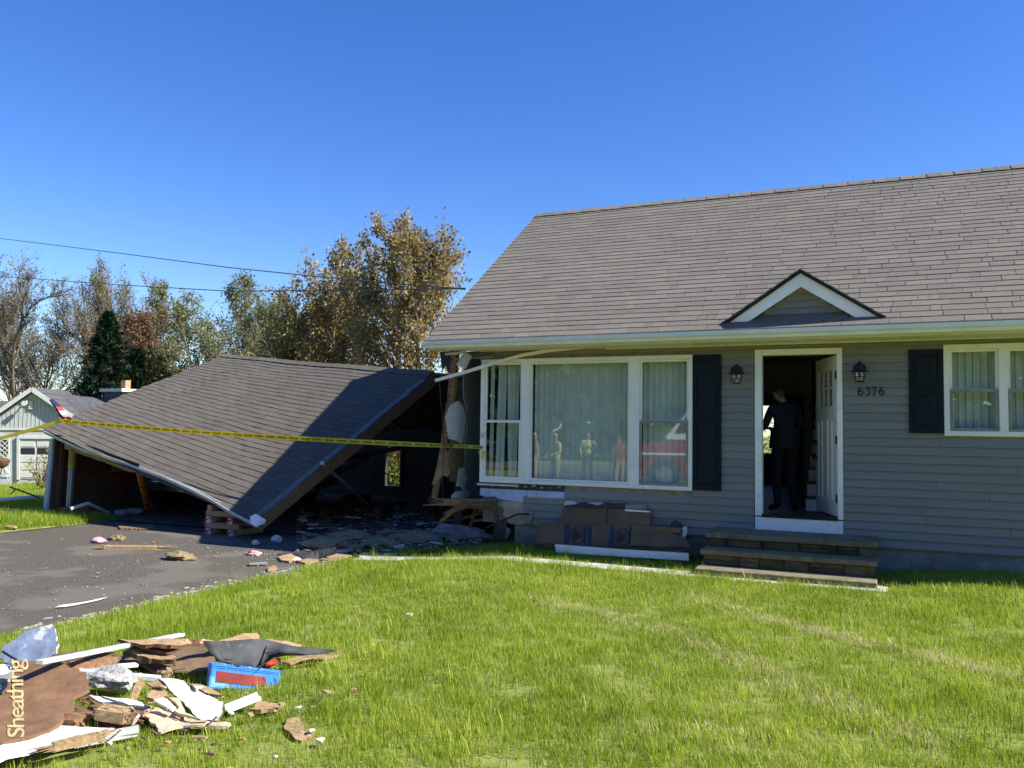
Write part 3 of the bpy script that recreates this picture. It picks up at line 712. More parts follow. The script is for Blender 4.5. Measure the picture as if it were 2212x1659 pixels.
# eave gutter
gp = [(91.6,929,16.9),(132,948,16.6),(174,968,16.2),(223.5,982.6,15.85),(285,1004.4,15.35),(352.5,1029,14.8),(410,1055,14.35),(451.8,1076.5,14.05),(493.8,1101.7,13.75),(549,1130,13.35)]
gp = [FT(*q) for q in gp]; mb = MB(); dirn = (ER-EL); dirn.z = 0; dirn.normalize(); outv = V3((dirn.y,-dirn.x,0))
gpr = [(.0,.0),(-.012,0),(-.012,-.10),(.06,-.10),(.075,-.065),(.105,-.045),(.105,.012),(.09,.012),(.09,-.03),(.065,-.055),(.055,-.09),(.0,-.09)]
b0 = len(mb.v)
for p in gp:
    for a, b_ in gpr: mb.v.append(p+outv*(a-.105)*.9+V3((0,0,(b_-.012)*.66)))
m_ = len(gpr)
for i in range(len(gp)-1):
    for j in range(m_):
        q = (j+1) % m_; mb.f.append([i*m_+j,(i+1)*m_+j,(i+1)*m_+q,i*m_+q]); mb.m.append(0)
e = (len(gp)-1)*m_; mb.f.append([e+j for j in (2,3,4,5,6,0)]); mb.m.append(0)
obj('eave_gutter', mb, M_white_dirty, gar)
obj('bent_flashing', MB().grid([[FT(540,1116,13.3),FT(552,1110,13.35),FT(565,1118,13.4)],[FT(541,1130,13.25),FT(555,1126,13.3),FT(575,1124,13.4)],[FT(552,1138,13.25),FT(561,1134,13.3),FT(571,1132,13.4)]], .006), M_white, gar)
mb = MB().bar(FT(118,945,16.85),FT(224,978,15.95),.02,.09).bar(FT(224,978,15.95),FT(300,1006,15.3),.02,.07); obj('fascia_board', mb, M_tar, gar)
# header beam, left wall with white corner trim and studs
mb = MB().bar(FT(143,962,16.95),FT(224,990,16.2),.08,.13).bar(FT(224,990,16.2),FT(287,1014,15.6),.08,.12).bar(FT(286,1010,15.6),FT(300,1019,15.45),.05,.05); obj('header_beam', mb, M_wood_light, gar, bevel=.008)
LB = V3((-15.32,.32,-.2)); LT = FY(117,950,.62)
bk = V3((.45,4.2,0))
mb = MB().hexa([LB+V3((.03,0,0)),LB+bk+V3((.03,0,0)),LB+bk,LB,LT+V3((.03,0,0)),LT+bk+V3((.03,0,.3)),LT+bk+V3((0,0,.3)),LT])
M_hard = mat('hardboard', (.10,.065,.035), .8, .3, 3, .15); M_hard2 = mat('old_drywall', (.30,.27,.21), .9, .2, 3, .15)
obj('side_wall', mb, M_hard, gar)
obj('corner_trim', MB().bar(LB+V3((-.03,-.02,0)),LT+V3((-.03,-.02,.02)),.10,.05,(0,1,0)), M_white_dirty, gar)
obj('side_wall_siding', MB().hexa([LB+V3((-.05,0,0)),LB+bk+V3((-.05,0,0)),LB+bk+V3((-.075,0,0)),LB+V3((-.075,0,0)),LT+V3((-.05,0,0)),LT+bk+V3((-.05,0,.3)),LT+bk+V3((-.075,0,.3)),LT+V3((-.075,0,0))]), M_white_dirty, gar)
for t, mt in ((.03, M_wood_old), (.09, M_wood)):
    obj('wall_stud', MB().bar(LB+bk*t+V3((.09,0,0)),LT+bk*t+V3((.11,0,.0)),.045,.09,(0,1,0)), mt, gar)
for t0, t1, z0, z1 in ((.30,.50,.50,.93),(.56,.78,.55,.96)):
    def wp(t, h): return (LB+bk*t)*(1-h)+(LT+bk*t+V3((0,0,.3*t)))*h+V3((.06,0,0))
    obj('wall_panel', MB().prism([wp(t0,z0),wp(t1,z0),wp(t1+.02,z1),wp(t0+.02,z1)], (.02,0,0)), M_hard2, gar)
# rear wall with a doorway to the garden
ya = 7.75; xo0, xo1 = FY(832,1000,ya).x, FY(869,1000,ya).x; zo0, zo1 = FY(850,1050,ya).z, FY(850,962,ya).z
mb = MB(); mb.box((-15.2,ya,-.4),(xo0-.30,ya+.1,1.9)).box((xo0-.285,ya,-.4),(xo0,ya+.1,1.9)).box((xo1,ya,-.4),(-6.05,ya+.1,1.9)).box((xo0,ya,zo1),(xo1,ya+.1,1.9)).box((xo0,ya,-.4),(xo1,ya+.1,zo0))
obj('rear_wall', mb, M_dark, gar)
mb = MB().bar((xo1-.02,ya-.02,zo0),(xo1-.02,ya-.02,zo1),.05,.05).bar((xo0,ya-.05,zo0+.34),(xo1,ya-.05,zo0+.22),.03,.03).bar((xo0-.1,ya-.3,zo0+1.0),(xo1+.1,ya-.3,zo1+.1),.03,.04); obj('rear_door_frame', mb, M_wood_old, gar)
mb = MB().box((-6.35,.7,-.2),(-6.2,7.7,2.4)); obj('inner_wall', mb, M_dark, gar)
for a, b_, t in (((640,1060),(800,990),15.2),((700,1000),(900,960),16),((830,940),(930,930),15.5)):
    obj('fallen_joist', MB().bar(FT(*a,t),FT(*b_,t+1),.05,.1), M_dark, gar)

# ================================================================== things at the garage
def crib(px, py, n_a, label_base): pass
cc = FZ(480,1154,DRV_Z); cc = V3((cc.x+.05, cc.y+.22, DRV_Z)); tl = .72; th = .098
lay_lab = ['in the bottom layer','in the second layer','in the third layer','in the fourth layer','on the very top']
M_whiteend = mat('white_end_paint', (.75,.74,.70), .8, .1)
for k in range(5):
    for s in ((-1, 1) if k < 4 else (-1,)):
        z = DRV_Z+th*(k+.5)+.002*k; jit = random.uniform(-.02,.02)
        if k % 2 == 0: A = V3((cc.x+s*.24+jit, cc.y-tl/2, z)); B = A+V3((.03,tl,0)); side = 'left' if s < 0 else 'right'
        else: A = V3((cc.x-tl/2, cc.y+s*.25+jit, z)); B = A+V3((tl,.03,0)); side = 'front' if s < 0 else 'rear'
        lab = 'pine cribbing timber %s of the stack under the gutter%s' % (lay_lab[k], '' if k == 4 else ', %s one' % side)
        o = tag(obj('cribbing_timber', MB().bar(A, B, .095, .095), M_pine, bevel=.005), lab, 'timber', 'cribbing timbers under the garage corner')
        if k in (0, 2):
            d = (B-A).normalized()
            obj('painted_end', MB().bar(A-d*.003, A+d*.02, .0965, .0965), M_whiteend, o)
            if k == 0:
                mb = MB(); 
                for q0, q1 in (((-.02,.03),(.02,.03)),((.02,.03),(-.02,-.03)),((-.02,-.03),(.02,-.03))): mb.bar(A+V3((q0[0],-.005,q0[1])),A+V3((q1[0],-.005,q1[1])),.006,.009,(0,1,0))
                obj('end_letter', mb, M_red, o)
            mb = MB().tube([A+V3((-.05,-.006,.02)),A+V3((-.02,-.02,.0)),A+V3((.04,-.008,.03)),A+V3((.055,.05,.02))], .012, 5).tube([A+V3((-.05,-.01,.01)),A+V3((-.08,-.03,-.05)),A+V3((-.07,-.02,-.08))], .012, 5); obj('lifting_strap', mb, M_red, o)
# shoring posts
a, b_ = FT(157,972,16.75), FZ(148,1104,-.12)
o = tag(obj('shoring_post', MB().tube([b_, b_*.3+a*.7], .055, 10), M_steel, smooth=True), 'grey steel shoring post with yellow collar near the white corner trim', 'prop')
obj('yellow_sleeve', MB().tube([b_*.3+a*.7, a], .065, 10), M_ytag, o, smooth=True); obj('base_plate', MB().lathe(b_, [(.1,-.04),(.1,0),(.06,.03)], 12), M_steel, o)
a, b_ = FT(301,1012,15.6), FZ(323,1106,-.18)
o = tag(obj('shoring_strut', MB().tube([b_, a], .075, 12), M_orange, smooth=True), 'orange painted shoring strut leaning under the garage eave', 'prop')
for t in (.25,.45,.65): 
    p = b_*(1-t)+a*t; obj('strut_collar', MB().tube([p, p+(a-b_)*.02], .083, 12), M_wood_old, o)
for px, nm in ((144,'left'),(159,'right')):
    p = FZ(px,1116,-.2); tag(obj('wood_block', MB().box((p.x-.1,p.y-.1,-.21),(p.x+.1,p.y+.25,-.02)), M_wood, bevel=.008), 'small square wood block at the shoring post foot, %s one' % nm, 'block', 'blocks at the post foot')
mb = MB().bar(FZ(152,1099,.02),FZ(189,1087,.1),.05,.05).bar(FZ(189,1087,.1),FZ(235,1108,-.15),.05,.05); tag(obj('bent_trim', mb, M_white_dirty), 'bent white trim strip forming a low peak inside the garage mouth', 'trim')
for px, py, nm in ((264,1110,'dark rounded'),(292,1107,'pale grey')):
    pass
def rock(name, p, r, m, label, cat, seed=0, sq=(1,1,.7), group=None, n=2):
    bm = bmesh.new(); bmesh.ops.create_icosphere(bm, subdivisions=n, radius=1)
    for v in bm.verts:
        d = 1+.45*noise.noise(v.co*1.6+V3((seed*3.1,seed,0)))+.2*noise.noise(v.co*4+V3((seed,0,5))); v.co = V3((v.co.x*sq[0]*d, v.co.y*sq[1]*d, v.co.z*sq[2]*d))*r
    mb = MB(); mb.v = [v.co+V3(p)+V3((0,0,r*sq[2]*.55)) for v in bm.verts]; mb.f = [[q.index for q in f.verts] for f in bm.faces]; mb.m = [0]*len(mb.f); bm.free()
    return tag(obj(name, mb, m), label, cat, group)
rock('concrete_chunk', FZ(262,1114,-.19), .13, M_concrete, 'broken concrete chunk left of another on the garage slab edge', 'rubble', 1, (1.3,.8,.6))
rock('concrete_chunk', FZ(291,1111,-.19), .15, M_concrete, 'flatter broken concrete chunk right of another on the garage slab edge', 'rubble', 2, (1.4,.9,.6))
# white pole and leaning boards in the dark opening
A, B = FZ(803,1098,-.15), FT(695,1000,14.4)
tag(obj('white_pole', MB().bar(A,B,.05,.05).bar(A,A+V3((-.12,-.2,-.02)),.05,.04), M_white_dirty), 'thin white pole leaning from the garage roof edge to the rubble', 'pole')
tag(obj('leaning_boards', MB().bar(FZ(735,1100,-.1),FT(655,1040,14.6),.28,.03,(.5,-.5,.6)), M_wood_old), 'dark wide board leaning under the torn garage roof edge', 'board')
# firewood
for i, (px, py, r, fr) in enumerate([(757,1100,.15,0),(776,1100,.09,0),(857/1.0,1096,.10,1),(836,1096,.085,1),(795,1103,.08,0),(727,1106,.12,0),(770,1078,.1,0),(815,1106,.1,0),(744,1078,.09,0),(700,1110,.1,0)]):
    p = FZ(px,py,-.12); d = V3((.35*random.uniform(-1,1),1,.05)).normalized()
    mb = MB().lathe(p-d*.02, [(0,-.002),(r*.82,0),(r,.004),(r*1.03,.2),(r*.95,.42),(0,.43)], 12, d)
    o = tag(obj('firewood_log', mb, M_wood_old, smooth=True), 'round cut firewood log lying in the dark rubble', 'log', 'firewood logs in the rubble')
    obj('cut_face', MB().lathe(p-d*.026, [(0,0),(r*.8,.001),(r*.8,.004)], 12, d), M_wood_light if fr else M_wood, o)
# yellow barrier tape
tp = thing('barrier_tape', 'yellow barrier tape stretched from the garage roof corner to the window frame', 'tape', tuple(FZ(600,1150,DRV_Z)))
A, B = FT(131,909,16.55), FY(1043,966,-.07); A0 = FT(-60,962,19.0)
def ribbon(A, B, n, wd, sag, tw0=0., tw1=0.):
    mb = MB(); rows = [[], []]
    for i in range(n+1):
        t = i/n; p = A*(1-t)+B*t; p.z -= sag*4*t*(1-t); tw = tw0+(tw1-tw0)*t**4+.12*math.sin(t*19)
        up = V3((math.sin(tw)*.6, -math.sin(tw)*.8, math.cos(tw)))*wd/2; rows[0].append(p-up); rows[1].append(p+up)
    mb.grid(rows, .0015); return mb, rows
mb, rows = ribbon(A, B, 60, .076, .05, .35, -.9); obj('tape_strip', mb, M_yellow, tp)
mb = MB(); rt = random.Random(5); n = 60
def tpt(t, h, off=-.004):
    i = min(int(t*n), n-1); f = t*n-i; a = rows[0][i]*(1-f)+rows[0][i+1]*f; b = rows[1][i]*(1-f)+rows[1][i+1]*f
    return a*(1-h)+b*h+V3((.4,-.9,0))*.004
t = .012
while t < .985:
    for q in range(7):
        a = t+q*.0029; b = a+.0017
        hh = rt.uniform(.25,.4); mb.add([tpt(a,.25),tpt(b,.25),tpt(b,.25+.55*rt.uniform(.35,1)),tpt(a,.8)], [(0,1,2,3)])
        if rt.random() < .6: mb.add([tpt(b,.5),tpt(b+.001,.5),tpt(b+.001,.6),tpt(b,.6)], [(0,1,2,3)])
    t += .0262
stuff(obj('tape_lettering', mb, M_ink, tp))
mb, rows = ribbon(A0, A, 30, .076, .02, .1, .2); obj('tape_strip', mb, M_yellow, tp)
mb = MB()
for q in range(7): 
    p = FY(1043+random.uniform(-4,5),975+q*3,-.09); mb.add([p+V3((random.uniform(-.05,.05),random.uniform(-.03,.03),random.uniform(-.05,.05))) for _ in range(4)], [(0,1,2,3)])
obj('tape_knot', mb, M_yellow, tp)
# small flag at the garage roof corner
fl = thing('small_flag', 'small furled striped flag with starry blue corner at the garage roof corner', 'flag', tuple(FT(134,908,16.6)))
pA, pB = FT(136,912,16.6), FT(107,862,16.6); obj('flag_stick', MB().tube([pA,pB], .012, 6), M_white, fl)
M_navy = mat('flag_navy', (.012,.016,.05), .8); M_flred = mat('flag_red', (.33,.05,.07), .8); M_flw = mat('flag_white', (.6,.5,.5), .8)
mb = MB(); rows = []
for i in range(14):
    t = i/13; a = pB*(1-t)+pA*t; row = []; wd = .10+.34*t
    for j in range(8):
        s = j/7; row.append(a+_r*(wd*s*(.55+.25*math.sin(j*2.4)))+V3((0,0,-.05*s*t))+_f*(.05*math.sin(j*2.1+i*.4)))
    rows.append(row)
for i in range(13):
    for j in range(7):
        m = 0 if i < 8 and j < 6 else (1 if (j+i//3) % 2 else 2)
        mb.add([rows[i][j],rows[i][j+1],rows[i+1][j+1],rows[i+1][j]], [(0,1,2,3)], m)
obj('flag_cloth', mb, [M_navy, M_flred, M_flw], fl, smooth=2)
mb = MB()
for q in range(10): 
    i, j = random.randint(1,5), random.randint(0,4); c = (rows[i][j]+rows[i+1][j+1])/2-_f*.006; mb.add([c-_r*.012-_u*.012,c+_r*.012-_u*.012,c+_r*.012+_u*.012,c-_r*.012+_u*.012], [(0,1,2,3)])
obj('flag_stars', mb, M_flw, fl)
# ================================================================== entry steps
st = thing('entry_steps', 'weathered stone entry steps with three treads below the front door', 'steps', (-1.1,-.67,-.05))
SX0, SX1 = -2.08, -.145; rs = random.Random(21)
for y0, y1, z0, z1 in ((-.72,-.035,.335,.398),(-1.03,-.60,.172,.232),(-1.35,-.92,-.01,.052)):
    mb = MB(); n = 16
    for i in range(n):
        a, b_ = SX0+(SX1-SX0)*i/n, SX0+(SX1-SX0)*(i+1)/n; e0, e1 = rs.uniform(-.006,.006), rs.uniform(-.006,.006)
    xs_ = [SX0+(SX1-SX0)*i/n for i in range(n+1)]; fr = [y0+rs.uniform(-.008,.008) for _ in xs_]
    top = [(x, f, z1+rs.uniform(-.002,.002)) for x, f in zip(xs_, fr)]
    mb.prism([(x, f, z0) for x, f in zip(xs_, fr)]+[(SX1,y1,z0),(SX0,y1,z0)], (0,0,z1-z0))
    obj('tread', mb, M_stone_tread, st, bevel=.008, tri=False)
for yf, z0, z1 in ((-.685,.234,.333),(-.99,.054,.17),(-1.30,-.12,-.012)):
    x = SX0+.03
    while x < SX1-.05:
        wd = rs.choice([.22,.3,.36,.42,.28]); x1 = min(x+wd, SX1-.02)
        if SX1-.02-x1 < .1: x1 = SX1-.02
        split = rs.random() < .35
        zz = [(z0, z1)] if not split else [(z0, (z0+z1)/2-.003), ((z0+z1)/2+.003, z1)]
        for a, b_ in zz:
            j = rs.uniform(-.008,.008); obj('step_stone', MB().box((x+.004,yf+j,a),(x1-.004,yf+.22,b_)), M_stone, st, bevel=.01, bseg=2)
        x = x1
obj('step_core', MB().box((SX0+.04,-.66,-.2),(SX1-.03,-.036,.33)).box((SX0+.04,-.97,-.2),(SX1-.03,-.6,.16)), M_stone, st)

# ================================================================== helpers for broken pieces
FOOT = []
def jagged(pts, amt, n, rr):
    out = []
    k = len(pts); ctr = sum(pts, V3((0,0,0)))/k
    for i in range(k):
        a, b = pts[i], pts[(i+1) % k]; m = max(1, int((b-a).length/n)) if n else 1
        for j in range(m):
            t = j/m; p = a*(1-t)+b*t; d = (p-ctr)
            out.append(p+d.normalized()*rr.uniform(-amt, amt) if amt else p)
    return out
_rr = random.Random(99)
def piece(name, px, m, label, cat, ref=None, ky=.0083, kx=0., h=None, thick=.012, jag=.006, jn=.03, group=None, mside=None, foot=True, parent=None, warp=.022):
    """a broken sheet whose outline is given in picture units with a depth plane (ref pixel at height, slopes) or a height above ground"""
    if ref:
        g = G(*ref); t0 = (g-CAM).dot(_f); P3 = [FT(a, b, t0+ky*(ref[1]-b)+kx*(a-ref[0])) for a, b in px]
    else: P3 = [G(a, b, (h if not isinstance(h, list) else h[i])) for i, (a, b) in enumerate(px)]
    Q = jagged(P3, jag, jn, _rr)
    nrm = V3((0,0,0))
    for i in range(len(P3)): nrm += P3[i].cross(P3[(i+1) % len(P3)])
    nrm.normalize()
    if nrm.dot(CAM-P3[0]) < 0: nrm = -nrm
    if foot: FOOT.append([(p.x, p.y) for p in P3])
    mb = MB().prism(Q, -nrm*thick)
    o = obj(name, mb, [m, mside] if mside else m, parent, tri=True)
    if mside:
        me = o.data
        for p in me.polygons: p.material_index = 0 if abs(p.normal.dot(nrm)) > .8 else 1
    bm = bmesh.new(); bm.from_mesh(o.data); bmesh.ops.recalc_face_normals(bm, faces=bm.faces)
    bmesh.ops.triangulate(bm, faces=bm.faces)
    for _ in range(3):                       # warp the sheet so that it is not flat
        ed_ = [e for e in bm.edges if e.calc_length() > .07]
        if ed_: bmesh.ops.subdivide_edges(bm, edges=ed_, cuts=1); bmesh.ops.triangulate(bm, faces=[f for f in bm.faces if len(f.verts) > 3])
    sd_ = _rr.uniform(0, 50)
    for v in bm.verts: q = v.co*5; v.co += nrm*(warp*noise.noise((q.x+sd_, q.y, q.z))+warp*.4*noise.noise((q.x*3, q.y*3+sd_, q.z*3)))
    bm.to_mesh(o.data); bm.free()
    return tag(o, label, cat, group) if parent is None else o
def splinter(A, B, wd, ht, rr, k=3, e0=.12, e1=.12):
    """a plank broken into strands of uneven length"""
    A, B = V3(A), V3(B); d = (B-A).normalized(); sx = d.cross(V3((0,0,1))).normalized(); uz = sx.cross(d); mb = MB()
    L = (B-A).length; mb.bar(A+d*L*.02, B-d*L*.02, wd*.96, ht*.94)
    for i in range(k*4):
        for end, P0, sg, e in ((0, A, -1, e0), (1, B, 1, e1)):
            o = sx*wd*rr.uniform(-.48,.48)+uz*ht*rr.uniform(-.45,.45); p = P0-d*sg*.04*L+o; ln = max(e, .02)*rr.uniform(.2,1.3)+.04*L
            mb.bar(p, p+d*sg*ln+uz*rr.uniform(-.2,.3)*ht+sx*rr.uniform(-.15,.15)*wd, wd/k*rr.uniform(.2,.7), ht*rr.uniform(.12,.4), taper=rr.uniform(.05,.35))
        t = rr.uniform(.1,.7); o = sx*wd*rr.uniform(-.4,.4)+uz*ht*.46; p = A+(B-A)*t+o; mb.bar(p, p+d*L*rr.uniform(.1,.3)+uz*rr.uniform(-.02,.1)*ht, wd/k*rr.uniform(.15,.4), ht*.12, taper=rr.uniform(.1,.5))
    return mb
def plank(name, a, b, wd, ht, m, label, cat, group=None, foot=True, sp=0., k=3):
    A, B = G(*a), G(*b)
    mb = splinter(A, B, wd, ht, _rr, k, sp, sp) if sp else MB().bar(A, B, wd, ht)
    if foot:
        s = (B-A).cross(V3((0,0,1))).normalized()*wd/2; FOOT.append([(q.x, q.y) for q in (A-s, A+s, B+s, B-s)])
    return tag(obj(name, mb, m, bevel=0 if sp else .003), label, cat, group)
def channel(name, a, b, wd, m, label, cat, foot=True):
    A, B = G(*a), G(*b); d = (B-A).normalized(); s = d.cross(V3((0,0,1))).normalized(); u = s.cross(d); mb = MB()
    for p0, p1 in (((-.5,0),(.5,.0)),((-.5,0),(-.5,.5)),((.5,0),(.5,.35)),((-.1,0),(-.1,.25))):
        q = [A+s*p0[0]*wd+u*p0[1]*wd, A+s*p1[0]*wd+u*p1[1]*wd, B+s*p1[0]*wd+u*p1[1]*wd, B+s*p0[0]*wd+u*p0[1]*wd]
        nn = (q[1]-q[0]).cross(q[3]-q[0]).normalized(); mb.prism(q, nn*.003)
    if foot: FOOT.append([(q.x, q.y) for q in (A-s*wd/2, A+s*wd/2, B+s*wd/2, B-s*wd/2)])
    return tag(obj(name, mb, m), label, cat)
def zA(*L): return [(.248*a, 1316.7+.248*b) for a, b in L]
def zE(*L): return [(219.4+.248*a, 1344.1+.248*b) for a, b in L]

# ================================================================== debris pile on the lawn
piece('foil_board', zA((10,330),(140,250),(230,185),(300,165),(440,140),(480,160),(495,260),(490,400),(440,470),(120,490),(25,480)), M_foil, 'torn grey foil-faced board propped up behind the debris pile', 'board', ref=(60,1430,.10), ky=.003, thick=.02, jag=.015, mside=M_gyp)
sp_ref, sp_ky = (90,1600,.12), .0055
sb = piece('sheathing_board', zA((140,450),(330,445),(600,480),(640,510),(755,540),(770,640),(765,710),(640,770),(640,850),(560,900),(545,960),(430,1060),(250,1110),(90,1145),(-60,1160),(-200,1165),(-220,800),(0,765),(45,700),(70,640),(110,600),(120,500)), M_board, 'torn brown sheathing board with big cream lettering lying on the pile', 'board', ref=sp_ref, ky=sp_ky, thick=.02, jag=.014, warp=.008)
# lettering on the board
cu = bpy.data.curves.new('lettering', 'FONT'); cu.body = 'Sheathing'; cu.size = 1; cu.offset = .008; cu.space_character = .86
to = bpy.data.objects.new('lettering_source', cu); COL.objects.link(to); bpy.context.view_layer.update()
tm = bpy.data.meshes.new_from_object(to.evaluated_get(bpy.context.evaluated_depsgraph_get())); bpy.data.objects.remove(to)
t0 = (G(*sp_ref)-CAM).dot(_f); pl = lambda a, b: FT(a, b, t0+sp_ky*(sp_ref[1]-b)-.014)
xw = max(v.co.x for v in tm.vertices); mb = MB()
for v in tm.vertices:
    fx, fy = v.co.x/xw, v.co.y/.73
    bx = 52-3*fx; mb.v.append(pl(bx-38*fy*(1 if fy < 1.2 else 1), 1594-170*fx))
mb.f = [list(p.vertices) for p in tm.polygons]; mb.m = [0]*len(mb.f)
obj('lettering', mb, M_print, sb)
plank('trim_strip', (85,1431,.30), (393,1371,.10), .05, .025, M_white_dirty, 'long white trim strip slanting across the back of the debris pile', 'trim')
dk = zE((100,335),(300,210),(850,170),(1000,330),(1050,365),(900,425),(500,435),(320,375))
piece('dark_plywood', dk, M_cardb, 'dark plywood sheet giving the shaded hollow under the splintered layers', 'board', h=.05)  # dark sheet also stands in for shade in the hollow
piece('splintered_plywood', zE((150,158),(330,148),(570,140),(820,160),(1000,150),(1120,125),(1240,108),(1360,105),(1385,150),(1560,170),(1745,190),(1730,215),(1600,228),(1200,205),(900,190),(600,205),(400,195),(260,180)), M_wood_light, 'splintered pale plywood layer on top at the back of the pile', 'board', h=[.20 if x < 850 else .17-.13*(x-850)/900 for x in (150,330,570,820,1000,1120,1240,1360,1385,1560,1745,1730,1600,1200,900,600,400,260)], thick=.02, jag=.012, mside=M_wood_old)
piece('splintered_plywood', zE((180,255),(230,232),(500,255),(650,295),(600,325),(640,345),(480,330),(300,290)), M_wood_light, 'short splintered plywood tongue below the pale top layer', 'board', h=.13, thick=.03, jag=.014, mside=M_wood_old)
piece('plywood_strip', zE((130,200),(560,225),(700,240),(560,250),(300,225)), M_wood_old, 'thin brown veneer strip between the plywood layers', 'board', h=.16, thick=.012)
piece('plywood_strip', zE((1560,340),(1700,312),(2090,245),(2110,262),(1960,302),(1640,352)), M_wood_light, 'narrow pale plywood strip reaching right into the grass', 'board', h=.03)
rows = []
for b, xs_ in ((0,[(880,160),(1000,165),(1120,160),(1300,145),(1420,148),(1560,182),(1700,212),(1850,218),(2030,242)]),(1,[(900,200),(1010,215),(1130,215),(1300,205),(1430,205),(1560,222),(1690,240),(1840,245),(2025,250)]),(2,[(930,250),(1030,270),(1150,275),(1300,270),(1420,265),(1530,260),(1660,270),(1780,275),(2010,262)]),(3,[(985,300),(1060,320),(1160,325),(1290,325),(1400,320),(1480,300),(1570,280),(1700,288),(1900,280)]),(4,[(1045,352),(1110,365),(1190,385),(1290,398),(1390,378),(1440,350),(1500,310),(1600,292),(1760,290)])):
    q = zE(*xs_); rows.append([G(a, bb, .31-.19*i/8-.035*b*(1 if i < 5 else .3)+.015*math.sin(i*2.2+b)) for i, (a, bb) in enumerate(q)])
FOOT.append([(p.x,p.y) for p in rows[0]]+[(p.x,p.y) for p in reversed(rows[-1])])
tag(obj('tar_paper_sheet', MB().grid(rows, .004), M_tarpaper, smooth=2), 'curled black tar paper sheet draped over the plywood', 'tar paper')
# blue pad with red panel
_tb = (G(525,1493)-CAM).dot(_f); BL, BR, TL, TR = [FT(a, b, _tb+t) for (a, b), t in (((447.6,1489),-.05),((601,1496),.12),((455,1431.5),.0),((607.5,1450),.17))]
bd = ((BR-BL).cross(TL-BL)).normalized()
if bd.dot(CAM-BL) < 0: bd = -bd
def pad(u, v, n): return (BL*(1-u)+BR*u)*(1-v)+(TL*(1-u)+TR*u)*v+bd*n
bp = thing('blue_pad', 'bright blue padded vinyl block with a dark red inset panel on the grass', 'pad', tuple((BL+BR)/2))
mb = MB(); cr = [(0,0),(1,0),(1,1),(0,1)]
def ring(ins, n, squ=0.): return [pad(a*(1-2*ins)+ins, b*(1-2*ins*2.2)+ins*2.2, n) for a, b in cr]
r0 = [pad(a,b,-.10) for a,b in cr]; r1 = [pad(a,b,-.01) for a,b in cr]; r2 = ring(.025,.008); r3 = ring(.055,.008); r4 = ring(.065,.0)
allr = [r0,r1,r2,r3,r4]
for r in allr: mb.v += r
for i in range(4):
    for j in range(4): q = (j+1) % 4; mb.f.append([i*4+j,i*4+q,(i+1)*4+q,(i+1)*4+j]); mb.m.append(0)
mb.f += [[3,2,1,0],[16,17,18,19]]; mb.m += [0,0]
obj('pad_cover', mb, M_blue, bp, bevel=.006, bseg=2)
obj('pad_panel', MB().hexa([pad(.10,.30,-.02),pad(.80,.22,-.02),pad(.80,.66,-.02),pad(.10,.72,-.02),pad(.10,.30,.004),pad(.80,.22,.004),pad(.80,.66,.004),pad(.10,.72,.004)]), M_maroon, bp)
seam = [pad(u/40, 1.0, -.012+.004*math.sin(u*9)) for u in range(41)]
obj('pad_seam', MB().tube(seam, .004, 5), M_blue, bp)
FOOT.append([(p.x,p.y) for p in (BL,BR,BR-bd*.1,BL-bd*.1)])
mb = MB().tube([G(566,1444,.05),G(580,1438,.10),G(592,1430,.11),G(601,1426,.08)], .018, 6); tag(obj('red_strap', mb, M_red, smooth=2), 'short red strap sticking out behind the blue pad', 'strap')
piece('drywall_sheet', zA((1380,600),(1600,630),(1680,690),(1940,790),(1935,900),(1890,970),(1760,960),(1620,850),(1520,740)), M_gyp, 'bright white bent drywall panel at the right end of the pile', 'drywall', ref=(430,1550,.05), ky=.006, thick=.014, jag=.006, mside=M_concrete)
piece('beige_board', zA((1120,845),(1240,810),(1500,880),(1700,960),(2000,980),(1980,1010),(1600,1020),(1400,1060),(1330,990),(1200,900)), M_ply, 'beige torn panel lying flat under the white drywall', 'board', h=.05, thick=.012, jag=.012)
piece('beige_fragment', zA((1470,775),(1560,780),(1620,900),(1720,945),(1520,900),(1560,850)), M_ply, 'torn beige paper face beside the white drywall panel', 'board', ref=(395,1540,.08), ky=.006, foot=False)
c = G(238,1478,.08); rock('grey_insulation', c, .13, M_greyfluff, 'grey fibrous insulation slab behind the white shards', 'insulation', 5, (1.6,.8,.5), n=3)
piece('pink_splinter', zA((1200,575),(1235,590),(1215,700),(1180,770),(1120,800),(1140,720),(1160,650)), M_wood_light, 'upright pinkish wood splinter beside the grey insulation', 'wood', ref=(288,1510,.12), ky=.002, thick=.012, foot=False)
piece('orange_bark', zA((1320,680),(1360,650),(1440,690),(1455,735),(1400,760),(1340,790),(1275,775)), M_pine, 'curled orange wood flake in the middle of the pile', 'wood', ref=(340,1510,.12), ky=.004, thick=.02, foot=False)
piece('orange_bark', zA((1280,640),(1380,620),(1440,690),(1330,670)), M_wood_light, 'pale curled wood flake above the orange one', 'wood', ref=(335,1485,.16), ky=.004, thick=.01, foot=False)
plank('wood_stub', (215,1537,.14), (278,1547,.12), .10, .06, M_wood_light, 'sawn wood stub pointing right below the white shards', 'wood', sp=.03)
plank('wood_stub', (138,1555,.10), (178,1558,.10), .12, .05, M_wood, 'short brown wood stub under the lettered board', 'wood', sp=.03)
plank('wood_stub', (185,1538,.06), (290,1560,.04), .2, .05, M_wood_old, 'dark broken board in the hollow of the pile', 'wood', sp=.06)
piece('metal_flashing', zA((-60,1215),(400,1045),(520,1010),(860,1015),(1000,1020),(700,1100),(350,1195),(-60,1350)), M_gutter, 'wide pale aluminium flashing at the lower left of the pile', 'flashing', h=.10, thick=.006, jag=.002)
plank('splintered_strip', (112,1614,.10), (214,1590,.10), .05, .04, M_wood_light, 'thin splintered wood strip lying on the aluminium flashing', 'wood', sp=.08)
